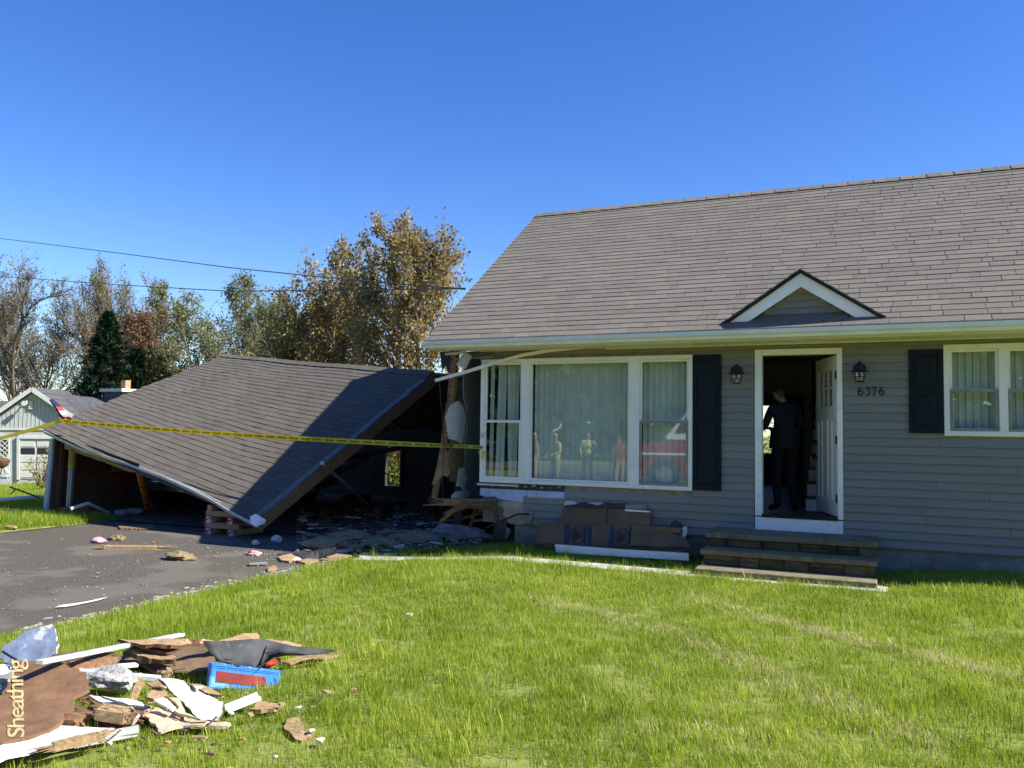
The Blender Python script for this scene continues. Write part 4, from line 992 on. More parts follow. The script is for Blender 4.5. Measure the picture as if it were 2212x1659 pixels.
for i, (a, b) in enumerate((((165,1606,.03),(300,1580,.05)),((160,1614,.02),(296,1588,.03)))): channel('siding_strip', a, b, .05, M_white_dirty, 'white slatted siding strip at the pile front, %s one' % ('upper', 'lower')[i], 'trim')
channel('window_channel', (491,1537,.04), (561,1509,.08), .06, M_white, 'short white window channel lying on the grass right of the pile', 'trim')
channel('small_channel', (290,1565,.06), (300,1548,.10), .03, M_white, 'stubby white channel end below the pile', 'trim')
piece('wood_flake', zE((1290,750),(1380,680),(1560,680),(1580,710),(1500,765),(1340,775)), M_wood_light, 'flat orange-brown wood flake beside the white channel', 'wood', h=.04, thick=.02, jag=.012)
piece('board_chunk', zE((1580,900),(1620,850),(1720,825),(1760,880),(1770,930),(1850,970),(1740,1020),(1690,1020),(1610,950)), M_wood_light, 'lone tan chunk of fibreboard in the grass', 'board', ref=(640,1597,.02), ky=.0065, thick=.03, jag=.01, mside=M_wood)
plank('brick_red_plank', (152,1441,.16), (246,1427,.14), .10, .05, M_orange_wood if 'M_orange_wood' in globals() else M_wood, 'orange-brown plank behind the lettered board', 'wood', sp=.03)
plank('brown_board', (120,1426,.18), (225,1412,.16), .20, .03, M_wood_old, 'weathered brown board leaning on the orange plank', 'wood', sp=.05)
plank('soffit_strip', (172,1447,.12), (296,1436,.08), .06, .02, M_soffit, 'perforated cream soffit strip behind the grey insulation', 'trim')
plank('white_batten', (168,1451,.16), (346,1466,.10), .045, .03, M_white_dirty, 'white batten running to the white drywall corner', 'trim')
piece('drywall_shard', zA((780,750),(900,760),(1060,840),(1130,870),(1050,880),(900,820)), M_gyp, 'torn white paper-faced shard left of the pink splinter', 'drywall', ref=(235,1525,.12), ky=.004, foot=False)
piece('drywall_shard', zA((880,762),(1240,800),(1250,830),(1120,835)), M_gyp, 'narrow white shard pointing at the orange flake', 'drywall', ref=(265,1520,.14), ky=.004, foot=False)
piece('white_shard', zA((1340,800),(1420,770),(1540,850),(1500,880)), M_white, 'white vinyl shard leaning in the gap of the pile', 'trim', ref=(360,1530,.10), ky=.004, foot=False)
piece('grey_siding', zA((-60,470),(130,490),(125,530),(-60,540)), M_gutter, 'pale grey siding piece at the left edge of the pile', 'siding', h=.22)
piece('grey_siding', zA((-60,540),(120,535),(110,620),(60,700),(-60,760)), M_siding, 'dark grey siding piece under the pale one at the left edge', 'siding', h=.14)
plank('black_rod', (5,1407,.28), (38,1428,.24), .012, .012, M_black, 'thin black rod poking out above the lettered board', 'rod')
piece('plank_pair', zE((750,530),(920,535),(1050,640),(900,620)), M_wood_light, 'pale board lying behind the blue pad', 'board', h=.05)
for k, (a, b) in enumerate(((128,410),(345,440),(560,470))): pass
c = G(228,1450,.05); rock('insulation_tuft', G(357,1462,.02), .05, M_insul_b, 'small grey-brown insulation tuft between the pile and blue pad', 'insulation', 8)
rp_ = random.Random(4); mb = MB()
for i in range(70):                       # splinters and crumbs in the pile
    p = G(rp_.uniform(120,500), rp_.uniform(1420,1600), rp_.uniform(.02,.1)); a = rp_.uniform(0,6.28); L_ = rp_.uniform(.02,.09); d = V3((math.cos(a),math.sin(a),rp_.uniform(-.2,.3)))*L_
    mb.bar(p-d/2, p+d/2, rp_.uniform(.004,.015), rp_.uniform(.003,.008), m=rp_.choice([0,0,1,2,2]))
stuff(tag(obj('pile_splinters', mb, [M_wood_light, M_gyp, M_wood_old]), 'loose splinters and crumbs scattered through the lawn debris pile', 'splinters'))

# ================================================================== pieces along the house front
def fq(y, *L): return [FY(a, b, y) for a, b in L]
def fpiece(name, pts, vec, m, label, cat, jag=0., group=None):
    Q = jagged(pts, jag, .03, _rr) if jag else pts
    o = obj(name, MB().prism(Q, vec), m, tri=True)
    bm = bmesh.new(); bm.from_mesh(o.data); bmesh.ops.recalc_face_normals(bm, faces=bm.faces); bm.to_mesh(o.data); bm.free(); return tag(o, label, cat, group)
fpiece('fibre_board', [FY(1216,1098,-.10),FY(1311,1098,-.10),FY(1309,1138,-.22),FY(1208,1136,-.22)], (0,.015,.003), M_cardb, 'plain brown fibreboard leaning on the siding, left one of two', 'board')
fpiece('fibre_board', [FY(1313,1099,-.10),FY(1405,1102,-.10),FY(1404,1142,-.22),FY(1311,1139,-.22)], (0,.015,.003), M_cardb, 'plain brown fibreboard leaning on the siding, right one of two', 'board')
fpiece('torn_tar_paper', fq(-.07,(1219,1092),(1245,1089),(1262,1084),(1290,1092),(1310,1085),(1325,1088),(1352,1086),(1362,1092),(1350,1101),(1219,1100)), (0,.01,0), M_tarpaper, 'ragged black tar paper above the leaning fibreboards', 'tar paper', .006)
fpiece('white_foam', fq(-.055,(1219,1090),(1222,1082),(1238,1082),(1248,1088),(1270,1086),(1300,1086),(1312,1092),(1350,1092),(1219,1098)), (0,.01,0), M_gyp, 'torn white foam edge behind the black tar paper', 'foam', .006)
fpiece('siding_offcut', fq(-.08,(1351,1090),(1395,1090),(1396,1104),(1350,1102)), (0,.015,0), M_siding, 'small grey siding offcut on the right fibreboard', 'siding')
fpiece('white_edge_strip', fq(-.12,(1350,1100),(1404,1104),(1404,1107),(1350,1104)), (0,.02,0), M_white, 'thin white strip under the grey siding offcut', 'trim')
pb = tag(obj('printed_board', MB().hexa([FY(1159,1176,-.42),FY(1500,1188,-.42),FY(1500,1190,-.40),FY(1159,1179,-.40),FY(1161,1128,-.24),FY(1398,1137,-.24),FY(1398,1137,-.22),FY(1161,1128,-.22)]), M_board_d if 'M_board_d' in globals() else M_cardb), 'long brown insulation board with blue printed panels leaning by the wall', 'board')
for x0 in (1221,1318):
    def pbp(a, t): return FY(a,1129+1.0*(a-1160)/26+t*47,-.24-.18*t-.012)
    mb = MB()
    for a, w_ in ((0,9),(50,7),(42,3)): mb.prism([pbp(x0+a,.03),pbp(x0+a+w_,.03),pbp(x0+a+w_-2,.92),pbp(x0+a-2,.92)], (0,.004,0))
    ov = [pbp(x0+27+14*math.cos(q*.5236)*1.0, .5+.40*math.sin(q*.5236)) for q in range(13)]
    for a, b_ in zip(ov, ov[1:]): mb.bar(a, b_, .004, .012, (0,1,0))
    for q in range(4): mb.bar(pbp(x0+20+q*4,.25+.04*q), pbp(x0+20+q*4,.75-.04*q), .004, .012, (0,1,0))
    obj('blue_print', mb, M_blueprint, pb)
fpiece('crumpled_wrap', [FY(1366,1134,-.24),FY(1425,1146,-.27),FY(1440,1150,-.28),FY(1480,1162,-.34),FY(1490,1184,-.42),FY(1440,1182,-.44),FY(1360,1178,-.44)], (0,.01,.01), M_cardb, 'crumpled brown wrapping at the right end of the printed board', 'wrapping', .012)
tag(obj('broken_stud', splinter(FY(1412,1140,-.2),FY(1474,1146,-.25),.10,.06,_rr,3,.05,.05), M_wood), 'splintered brown stud resting on the crumpled wrapping', 'wood')
fpiece('black_scrap', fq(-.16,(1449,1128),(1460,1124),(1472,1130),(1474,1140),(1448,1136)), (0,.02,0), M_tarpaper, 'black scrap behind the splintered stud', 'tar paper', .005)
fpiece('torn_white_fibre', fq(-.28,(1473,1140),(1482,1137),(1484,1150),(1480,1164),(1470,1158),(1476,1150)), (0,.03,0), M_gyp, 'torn white fibres hanging at the end of the splintered stud', 'foam', .006)
tag(obj('long_joist', splinter(FY(1165,1178,-.46),FY(1520,1192,-.46),.09,.05,_rr,2,.05,.1), M_wood_old), 'long brown joist lying below the printed board', 'wood')
tag(obj('lower_joist', splinter(FY(1200,1186,-.55),FY(1470,1196,-.55),.09,.05,_rr,2,.04,.08), M_wood), 'shorter reddish joist with nails lying above the white fascia', 'wood')
tag(obj('white_fascia', MB().bar(FY(1201,1186,-.66),FY(1488,1203,-.66),.03,.09).bar(FY(1200,1178,-.63),FY(1385,1192,-.63),.05,.025), M_white), 'long white fascia board lying in the grass by the wall', 'trim')
# torn floor at the corner
tag(obj('rim_joist', splinter(FY(960,1084,-.25),FY(1062,1085,-.10),.16,.10,_rr,4,.25,.05), M_wood), 'big splintered rim joist sticking out at the torn house corner', 'wood')
tag(obj('bent_joist', MB().tube([FY(960,1110,-.3),FY(985,1100,-.28),FY(1010,1090,-.25),FY(1050,1092,-.2),FY(1070,1100,-.15),FY(1075,1125,-.12)], [.02,.05,.06,.06,.055,.03], 6), M_wood_old), 'rotten joist bending down below the splintered rim joist', 'wood')
tag(obj('splinter_stub', splinter(FY(955,1125,-.3),FY(985,1100,-.28),.10,.05,_rr,3,.06,.04), M_wood), 'splintered stub hanging under the rim joist', 'wood')
for k, (a, b_, nm) in enumerate((((1015,1140),(1030,1095),'leaning'),((1020,1125),(1070,1120),'level'),((1000,1120),(1040,1108),'crossing'))):
    tag(obj('floor_brace', MB().bar(FY(*a,.1),FY(*b_,.1),.05,.04), M_wood_old), 'small %s brace in the dark gap under the torn corner' % nm, 'wood')
fpiece('hanging_siding_flap', fq(-.12,(1090,1136),(1102,1145),(1098,1160),(1082,1170),(1076,1158)), (0,.02,0), M_siding, 'bent grey siding flap hanging beside the foundation', 'siding', .006)
fpiece('leaning_slab', [FZ(1060,1165,0),FZ(1085,1172,0),FZ(1092,1130,.35),FZ(1072,1122,.38)], (0,.05,0), M_tarpaper, 'dark slab leaning in the gap beside the foundation', 'slab')
rock('concrete_lump', FZ(990,1165,-.12), .30, M_concrete, 'long broken concrete lump by the torn corner', 'concrete', 71, (1.9,.6,.45), n=3); rock('concrete_lump', FZ(925,1172,-.16), .16, M_concrete, 'smaller concrete lump left of the long one', 'concrete', 72, (1.4,.8,.5), n=3)
# small corner scraps and standing stub
tag(obj('standing_stub', MB().tube([FZ(938,1112,-.15),FZ(936,1090,-.02)+V3((0,0,.12)),FZ(934,1085,.25)], [.1,.1,.06], 8), M_wood_old), 'dark standing stub beside the torn corner post', 'wood')

# ================================================================== drive debris
rock('pink_insulation', FZ(212,1173,DRV_Z), .10, M_insul_p, 'pink insulation wad at the left of the splintered board on the drive', 'insulation', 11, (1.5,.8,.5), n=3)
rock('dark_insulation', FZ(252,1168,DRV_Z), .12, M_insul_b, 'dark insulation wad on top of the splintered drive board', 'insulation', 12, (1.4,.7,.5), n=3)
tag(obj('splintered_board', splinter(FZ(225,1182,DRV_Z+.03),FZ(340,1183,DRV_Z+.02),.16,.05,_rr,4,.15,.25), M_wood_light), 'long splintered board lying alone on the asphalt', 'wood')
rock('tan_insulation', FZ(388,1208,DRV_Z), .15, M_insul_b, 'tan straw-like insulation clump lying alone on the asphalt', 'insulation', 13, (1.5,.8,.45), n=3)
rock('pink_insulation', FZ(548,1199,DRV_Z), .085, M_insul_p, 'pink insulation wad beside the black sheets on the drive', 'insulation', 14, (1.4,.8,.5), n=3)
rock('white_rock', FZ(597,1170,DRV_Z), .09, M_gyp, 'white plaster lump on the shaded asphalt', 'rubble', 15)
rock('grey_rock', FZ(552,1176,DRV_Z), .06, M_gyp, 'smaller plaster lump left of the white one', 'rubble', 16)
def dpiece(name, L, z, m, label, cat, thick=.012, group=None):
    P3 = [FZ(a, b, DRV_Z+zz) for (a, b), zz in zip(L, z)]; return fpiece(name, P3, (0,0,-thick), m, label, cat, .012, group)
dpiece('tar_sheet', [(600,1196),(655,1189),(660,1194),(610,1199)], [.02,.06,.05,.02], M_tarpaper, 'thin black sheet left of the curled one on the drive', 'tar paper')
dpiece('tar_sheet', [(640,1200),(690,1187),(724,1183),(724,1195),(690,1205),(660,1206)], [.02,.12,.16,.10,.02,.02], M_tarpaper, 'curled black sheet at the drive edge near the grass', 'tar paper')
dpiece('wood_piece', [(600,1202),(628,1195),(640,1202),(625,1212),(608,1210)], [.03,.05,.04,.03,.03], M_wood_light, 'bright orange wood chunk beside the curled black sheet', 'wood', .03)
dpiece('wood_piece', [(640,1210),(665,1206),(690,1208),(660,1216)], [.03]*4, M_wood_light, 'pale wood wedge in front of the curled black sheet', 'wood', .03)
dpiece('wood_piece', [(578,1226),(592,1221),(598,1226),(592,1232),(578,1233)], [.03]*5, M_wood_light, 'small orange wood chip alone on the asphalt', 'wood', .025)
dpiece('siding_piece', [(537,1216),(575,1213),(577,1217),(539,1219)], [.03]*4, M_siding, 'grey siding offcut lying on the asphalt', 'siding')
dpiece('white_piece', [(615,1206),(645,1203),(650,1207),(620,1210)], [.02]*4, M_white, 'flat white scrap in front of the orange wood chunk', 'trim')
dpiece('kraft_board', [(690,1208),(730,1190),(760,1200),(720,1212)], [.02,.04,.03,.02], M_kraft, 'brown paper scrap at the grass edge', 'paper')
dpiece('white_board', [(775,1200),(880,1193),(882,1197),(778,1204)], [.04,.05,.05,.04], M_white_dirty, 'long white board at the edge of the shaded rubble', 'trim', .02)
dpiece('white_board', [(725,1188),(760,1183),(763,1187),(728,1193)], [.04,.05,.05,.04], M_white_dirty, 'short white board behind the curled black sheet', 'trim', .02)
dpiece('orange_plank', [(255,1136),(330,1132),(335,1138),(320,1142),(260,1141)], [.03]*5, M_wood, 'flat brown plank lying at the garage mouth', 'wood', .03)
rr2 = random.Random(31); kinds = [(M_wood_old,'wood'),(M_wood,'wood'),(M_wood_light,'wood'),(M_gyp,'drywall'),(M_siding,'siding'),(M_kraft,'paper'),(M_concrete,'rubble')]
labs = ['brown splintered plank among the shaded rubble','reddish brown board scrap among the shaded rubble','pale wood scrap among the shaded rubble','white drywall scrap among the shaded rubble','grey siding scrap among the shaded rubble','brown paper scrap among the shaded rubble','grey concrete scrap among the shaded rubble']
for i in range(120):
    px, py = rr2.uniform(650,1030), rr2.uniform(1108,1196)
    if px > 960 and py > 1185: continue
    p = FZ(px, py, DRV_Z); k = rr2.choice([0,0,1,1,2,3,3,4,5,6]); a = rr2.uniform(-.9,.9); L_ = rr2.uniform(.08,.5)*(1 if k < 3 else .6); wd = rr2.uniform(.04,.12) if k < 3 else rr2.uniform(.08,.2)
    if p.x > DRV_R: p = FZ(px, py, -.15)
    base = lz(p.x, p.y)+.05 if p.x > DRV_R else DRV_Z+.05
    if p.y > .5: base = max(base, -.15)
    p.z = base+rr2.uniform(0,.06); d = V3((math.cos(a),math.sin(a)*1.0,rr2.uniform(-.12,.12))); A, B = p-d*L_/2, p+d*L_/2
    if k < 3: mb = splinter(A, B, wd, .03, rr2, 2, .05, .05)
    else:
        s = V3((-d.y,d.x,rr2.uniform(-.2,.2))); mb = MB().prism(jagged([A-s*wd/2,B-s*wd/2*rr2.uniform(.3,1),B+s*wd/2,A+s*wd/2*rr2.uniform(.3,1)], .015, .05, rr2), (0,0,.014))
    tag(obj('rubble_%s' % ('plank','plank','wood','drywall','siding','paper','concrete')[k], mb, kinds[k][0], tri=k > 2), labs[k], kinds[k][1], 'scraps in the shaded rubble')
for i in range(6):
    p = FZ(*[(820,1180),(900,1175),(860,1165),(760,1170),(960,1170),(700,1185)][i], -.2); rock('insulation_heap', p, rr2.uniform(.16,.26), M_insul_b, 'tan insulation heap in the shaded rubble, %s' % ['in the middle','right of the middle','toward the back','toward the left','nearest the house corner','nearest the drive edge'][i], 'insulation', 30+i, (1.6,1,.45), n=3)
M_fleck_w = mat('plaster_dust', (.62,.60,.54), .95, .2); M_fleck = mat('plaster_fleck', (.40,.37,.31), .95, .3)
# flecks of plaster and wood on the asphalt
mb = MB(); rf = random.Random(17)
for i in range(620):
    if rf.random() < .65: px, py = rf.gauss(560,170), rf.gauss(1205,32)
    else: px, py = rf.uniform(0,760), rf.uniform(1140,1340)
    p = FZ(px, py, DRV_Z)
    if not (DRV_L+.1 < p.x < DRV_R-.05 and -9 < p.y < .45) or py < 1125: continue
    p.z = DRV_Z+.012*noise.noise((p.x*.5,p.y*.5,4))+.003; s = rf.uniform(.004,.017)*(1 if rf.random() < .93 else 2.2); a = rf.uniform(0,6.28)
    pts = [p+V3((math.cos(a+q)*s*rf.uniform(.4,1.3),math.sin(a+q)*s*rf.uniform(.3,.9),rf.uniform(0,.006))) for q in (0,1.3,2.9,4.4)]
    mb.prism(pts, (0,0,.006), m=rf.choice([0,0,0,1,2]))
stuff(tag(obj('plaster_flecks', mb, [M_fleck, M_wood_light, M_greyfluff]), 'white and tan flecks of plaster scattered over the asphalt', 'flecks'))
mb = MB()
for i in range(1400):
    px, py = rf.uniform(640,1040), rf.uniform(1104,1200); p = FZ(px, py, DRV_Z); base = lz(p.x,p.y)+.03 if p.x > DRV_R else (DRV_Z if p.y < .5 else -.184)
    p.z = base+rf.uniform(.0,.03); s = rf.uniform(.01,.05); a = rf.uniform(0,6.28)
    pts = [p+V3((math.cos(a+q)*s*rf.uniform(.4,1.6),math.sin(a+q)*s*rf.uniform(.3,.9),rf.uniform(0,.02))) for q in (0,1.3,2.9,4.4)]
    mb.prism(pts, (0,0,.01), m=rf.choice([0,1,2,2,3,3,3]))
stuff(tag(obj('rubble_crumbs', mb, [M_gyp, M_wood_light, M_concrete, M_wood_old]), 'crumbs of plaster, wood and earth covering the shaded rubble', 'rubble'))
# fallen downspout and rod on the left lawn
tag(obj('downspout', MB().bar(FZ(-40,1082,.0),FZ(87,1072,.02),.09,.07), M_gutter, bevel=.01), 'pale fallen downspout lying left of the garage corner', 'downspout')
tag(obj('black_pole', MB().tube([FZ(86,1075,.05),FT(22,1052,16.2)], .018, 6).tube([FT(36,1056,16.2),FT(30,1060,16.2),FT(23,1068,16.2)], .012, 5), M_black), 'thin black pole slanting out of the garage corner', 'pole')
tag(obj('fallen_rail', MB().bar(FZ(4,1101,-.12),FZ(60,1108,-.14),.05,.05), M_wood_old), 'dark rail lying in shaded grass at the far left', 'rail')
rock('tan_scrap', FZ(23,1142,-.19), .10, M_wood_light, 'tan scrap lying in the sunny grass left of the drive', 'scrap', 41, (1.6,.8,.35))
rock('white_crumb', G(883,1333), .035, M_gyp, 'tiny pale crumb in the middle of the lawn', 'crumb', 42)

# white scrape on the drive near the lawn
mb = MB(); P3 = [FZ(a, b, DRV_Z+.018) for a, b in [(118,1312),(135,1307),(160,1304),(190,1299),(222,1292),(232,1290),(215,1296),(190,1302),(165,1307),(140,1311)]]
mb.prism(jagged(P3, .01, .05, _rr), (0,0,.004)); tag(obj('chalk_scrape', mb, M_fleck_w, tri=True), 'long white scrape of plaster dust on the asphalt near the lawn', 'plaster')
rr3 = random.Random(61); mb = MB()
for i in range(260):          # dust and crumbs along the lawn edge of the drive
    y = rr3.uniform(-6.5,-1.5); x = DRV_R-abs(rr3.gauss(0,.12))-.02; s_ = rr3.uniform(.008,.035); a = rr3.uniform(0,6.28)
    mb.prism([V3((x+math.cos(a+q)*s_*rr3.uniform(.5,1.3), y+math.sin(a+q)*s_*rr3.uniform(.5,2), DRV_Z+.012*noise.noise((x*.5,y*.5,4))+.003)) for q in (0,1.4,3,4.5)], (0,0,.006))
stuff(tag(obj('edge_crumbs', mb, M_fleck), 'pale crumbs of plaster along the lawn edge of the drive', 'plaster'))

mb = MB(); rr4 = random.Random(73)
for i in range(60):           # crumbs in the grass round the pile
    p = G(rr4.gauss(330,240), rr4.gauss(1540,70), rr4.uniform(.03,.06)); s_ = rr4.uniform(.008,.028); a = rr4.uniform(0,6.28)
    mb.prism([p+V3((math.cos(a+q)*s_*rr4.uniform(.5,1.4), math.sin(a+q)*s_*rr4.uniform(.5,1.4), rr4.uniform(0,.012))) for q in (0,1.4,3,4.5)], (0,0,.008), m=rr4.choice([0,1,1,2]))
stuff(tag(obj('lawn_crumbs', mb, [M_gyp, M_wood_light, M_wood_old]), 'small crumbs of wood and plaster in the grass round the pile', 'crumbs'))
# ================================================================== neighbour, trees, wires
M_nsiding = mat('neighbour_siding', (.45,.475,.45), .7, .06, 3, .1)
M_nwhite = mat('neighbour_white', (.58,.58,.53), .65, .06, 3, .1)
M_nroof = mat('neighbour_roof', (.10,.10,.105), .95, .3, 5, .3, 40, stretch=(1,1,4))
M_ndark = mat('neighbour_glass', (.02,.025,.03), .1, .2, spec=.8)
nt_ = 37.0
# frame of the neighbour's gable front: right vector along the picture, facing the camera
nb0 = FT(-60,1036,nt_); gz = nb0.z
nr = (_r0*.985+V3((_f.x,_f.y,0)).normalized()*.17).normalized(); nf = V3((-nr.y,nr.x,0))
def NP(px, py, d=0.):
    """point on the neighbour's front plane at a pixel"""
    dd = ray(px, py); o = V3((nb0.x,nb0.y,0))-nf*d; t = (o-V3((CAM.x,CAM.y,0))).dot(nf)/dd.dot(nf); return CAM+dd*t
nh = thing('neighbour_house', 'pale green gabled house with white garage door in the far left background', 'house', tuple(NP(60,1036)))
ap, eL, eR = NP(73,846), NP(-60,938), NP(190,925)
gzb = NP(60,1038).z
def drop(p, z): return V3((p.x,p.y,z))
mb = MB().prism([drop(eL,gzb-.5),drop(eR,gzb-.5),eR,ap,eL], nf*8); obj('gable_wall', mb, M_nsiding, nh, tri=True)
mid = NP(60,927).z
ov = -nf*.25; dpt = nf*9
for e, nm in ((eL,-1),(eR,1)):
    d = (e-ap).normalized(); a = ap+V3((0,0,.1))+ov; b = e+d*.4+V3((0,0,.1))+ov
    p = [a,b,b+dpt,a+dpt]
    if nm > 0: p.reverse()
    rf_ = obj('roof_slope', MB().prism(p, (0,0,.1)), M_nroof, nh)
    obj('barge_board', MB().bar(a-nf*.03,b-nf*.03,.05,.18), M_nwhite, nh)
    for k in range(7):
        t0 = k/7; q0 = a+(b-a)*(t0+.14)+V3((0,0,.11)); obj('roof_course', MB().bar(q0+nf*.02,q0+dpt-nf*.02,.05,.02), M_nroof, nh)
# ridge roof running off to the right
w1, w2 = NP(70,848,-2.2), NP(330,868,-2.6)
e1, e2 = NP(115,905,-.4), NP(330,905,-.4)
obj('wing_roof', MB().prism([e1,e2,w2,w1], (0,0,-.12)), M_nroof, nh); obj('wing_wall', MB().prism([drop(e1,gzb),drop(e2,gzb),e2,e1], nf*.2), M_nsiding, nh)
q1, q2, q3, q4 = NP(-140,866,-5), NP(60,866,-5), NP(60,900,-3), NP(-140,900,-3); obj('rear_roof', MB().prism([q4,q3,q2,q1], (0,0,-.15)), M_nroof, nh)
c = NP(263,853,-2.4); ch_ = obj('chimney', MB().box((c.x-.6,c.y-.5,c.z-1.2),(c.x+.6,c.y+.5,c.z+.12)), M_nroof, nh); obj('chimney_cap', MB().box((c.x-.75,c.y-.65,c.z+.13),(c.x+.75,c.y+.65,c.z+.28)), M_nwhite, ch_); obj('chimney_pot', MB().box((c.x+.1,c.y-.15,c.z+.28),(c.x+.4,c.y+.15,c.z+.7)), M_pine, ch_)
# lower cladding, boards of the gable, trims
obj('band_board', MB().bar(NP(-60,927)-nf*.02,NP(190,927)-nf*.02,.06,.08), M_nwhite, nh)
zlow = NP(60,930).z; zbot = gzb
nk = 16
for k in range(nk):
    z = zbot+(zlow-.1-zbot)*k/nk; h = (zlow-.1-zbot)/nk
    for a, b in ((-60,2),(34,42),(118,190)):
        A = drop(NP(a,1000),z); B = drop(NP(b,1000),z)
        obj('siding_board', MB().hexa([A-nf*.03,B-nf*.03,B,A,A-nf*.008+V3((0,0,h)),B-nf*.008+V3((0,0,h)),B+V3((0,0,h)),A+V3((0,0,h))]), M_nwhite if a == 34 else M_nsiding, nh)
for k in range(22):
    px = -40+k*9.0
    top = min(NP(px,900).z+9, 1e9); 
    tt = (px-73)/(190-73) if px > 73 else (73-px)/(73+60); zt = ap.z-(ap.z-(eR.z if px > 73 else eL.z))*tt-.12
    A = drop(NP(px,926)-nf*.012, mid+.04)
    if zt > A.z+.1: obj('gable_groove', MB().bar(A, drop(A,zt), .012, .012), M_nsiding, nh)
v = [NP(62,866),NP(72,866),NP(72,885),NP(62,885)]; o = obj('gable_vent', MB().prism([p-nf*.02 for p in v], -nf*.05), M_nwhite, nh)
for k in range(5): obj('vent_slat', MB().bar(NP(63,868+k*3.6)-nf*.08,NP(71,868+k*3.6)-nf*.08,.03,.03), M_soffit, o)
obj('flood_lamp', MB().lathe(NP(60,872)-nf*.25, [(.02,0),(.1,.05),(.12,.2),(0,.2)], 8, -nf).bar(NP(62,860)-nf*.02,NP(60,872)-nf*.25,.04,.04), M_nwhite, nh)
# garage door
gd = obj('garage_door', MB().prism([p-nf*.03 for p in (NP(43,1034),NP(118,1036),NP(118,950),NP(43,948))], nf*.02), M_nwhite, nh)
for r in range(5):
    for cidx in range(2):
        x0, x1 = 45+cidx*36, 79+cidx*36; y0, y1 = 951+r*16.6, 951+(r+1)*16.6-3
        if r == 1: obj('pane', MB().prism([p-nf*.04 for p in (NP(x0,y1),NP(x1-3,y1),NP(x1-3,y0),NP(x0,y0))], nf*.006), M_ndark, gd)
        else: obj('door_panel', MB().prism([p-nf*.055 for p in (NP(x0,y1),NP(x1-3,y1),NP(x1-3,y0),NP(x0,y0))], nf*.02), M_nwhite, gd)
obj('garage_door_frame', MB().bar(NP(41,1036)-nf*.05,NP(41,945)-nf*.05,.1,.12).bar(NP(38,945)-nf*.05,NP(122,946)-nf*.05,.12,.1), M_nwhite, nh)
obj('faded_sign', MB().prism([p-nf*.07 for p in (NP(54,943),NP(112,943),NP(112,938),NP(54,938))], nf*.02), M_nwhite, nh)
# side door with diamond lattice
sd = obj('side_door', MB().prism([p-nf*.04 for p in (NP(1,1030),NP(21,1031),NP(21,942),NP(1,941))], nf*.03), M_nwhite, nh)
obj('pane', MB().prism([p-nf*.05 for p in (NP(5,982),NP(18,982),NP(18,950),NP(5,950))], nf*.006), M_ndark, sd)
mb = MB()
for k in range(3):
    y = 952+k*10; mb.bar(NP(5,y)-nf*.06,NP(18,y+12)-nf*.06,.03,.03).bar(NP(18,y)-nf*.06,NP(5,y+12)-nf*.06,.03,.03)
obj('door_lattice', mb, M_nwhite, sd); obj('door_cross', MB().bar(NP(4,992)-nf*.06,NP(18,1022)-nf*.06,.04,.04).bar(NP(18,992)-nf*.06,NP(4,1022)-nf*.06,.04,.04), M_nwhite, sd)
# kettle grill
gc = NP(35,1034)-nf*1.6; kg = thing('kettle_grill', 'dark round kettle grill on thin legs in front of the neighbour garage', 'grill', tuple(gc))
obj('bowl', MB().lathe(gc+V3((0,0,.55)), [(0,-.02),(.12,0),(.26,.12),(.32,.28),(.325,.32)], 16), M_wood_old, kg, smooth=True)
obj('lid', MB().lathe(gc+V3((0,0,.87)), [(.33,0),(.32,.03),(.26,.08),(.1,.12),(.03,.13),(.03,.18),(0,.18)], 16), M_wood_old, kg, smooth=True)
for k in range(3): a = k*2.09+.4; obj('leg', MB().tube([gc+V3((.12*math.cos(a),.12*math.sin(a),.6)),gc+V3((.32*math.cos(a),.32*math.sin(a),0))], .015, 5), M_steel, kg)

# ------------------------------------------------------------------ trees
def leafmat(name, c1, c2, c3=None, tr=.35):
    m = bpy.data.materials.new(name); m.use_nodes = True; t = m.node_tree; N = t.nodes; Lk = t.links.new; b = N['Principled BSDF']; b.inputs['Roughness'].default_value = .6; b.inputs['Specular IOR Level'].default_value = .3
    g = N.new('ShaderNodeNewGeometry'); cr = N.new('ShaderNodeValToRGB'); e = cr.color_ramp.elements
    e[0].color = (*c1, 1); e[1].color = (*c2, 1)
    if c3: q = e.new(.5); q.color = (*c3, 1)
    n = N.new('ShaderNodeTexNoise'); n.inputs['Scale'].default_value = .45; n.inputs['Detail'].default_value = 2; Lk(g.outputs['Position'], n.inputs['Vector'])
    ad = N.new('ShaderNodeMath'); ad.operation = 'MULTIPLY_ADD'; ad.inputs[1].default_value = .6; Lk(g.outputs['Random Per Island'], ad.inputs[0])
    mr = N.new('ShaderNodeMapRange'); mr.inputs[1].default_value = .3; mr.inputs[2].default_value = .7; mr.inputs[4].default_value = .4; Lk(n.outputs['Fac'], mr.inputs[0]); Lk(mr.outputs[0], ad.inputs[2])
    Lk(ad.outputs[0], cr.inputs[0]); Lk(cr.outputs[0], b.inputs['Base Color'])
    trn = N.new('ShaderNodeBsdfTranslucent'); Lk(cr.outputs[0], trn.inputs[0]); ms = N.new('ShaderNodeMixShader'); ms.inputs[0].default_value = tr; Lk(b.outputs[0], ms.inputs[1]); Lk(trn.outputs[0], ms.inputs[2]); Lk(ms.outputs[0], N['Material Output'].inputs[0]); return m
M_bark = mat('bark', (.20,.165,.125), .95, .35, 5, .6, 30)
M_bark_p = mat('bark_pale', (.25,.215,.17), .95, .3, 5, .6, 30)
L_maple = leafmat('leaf_bronze', (.12,.07,.03), (.45,.36,.12), (.30,.22,.08))
L_bud = leafmat('leaf_bud', (.17,.14,.08), (.30,.26,.12), (.22,.20,.10))
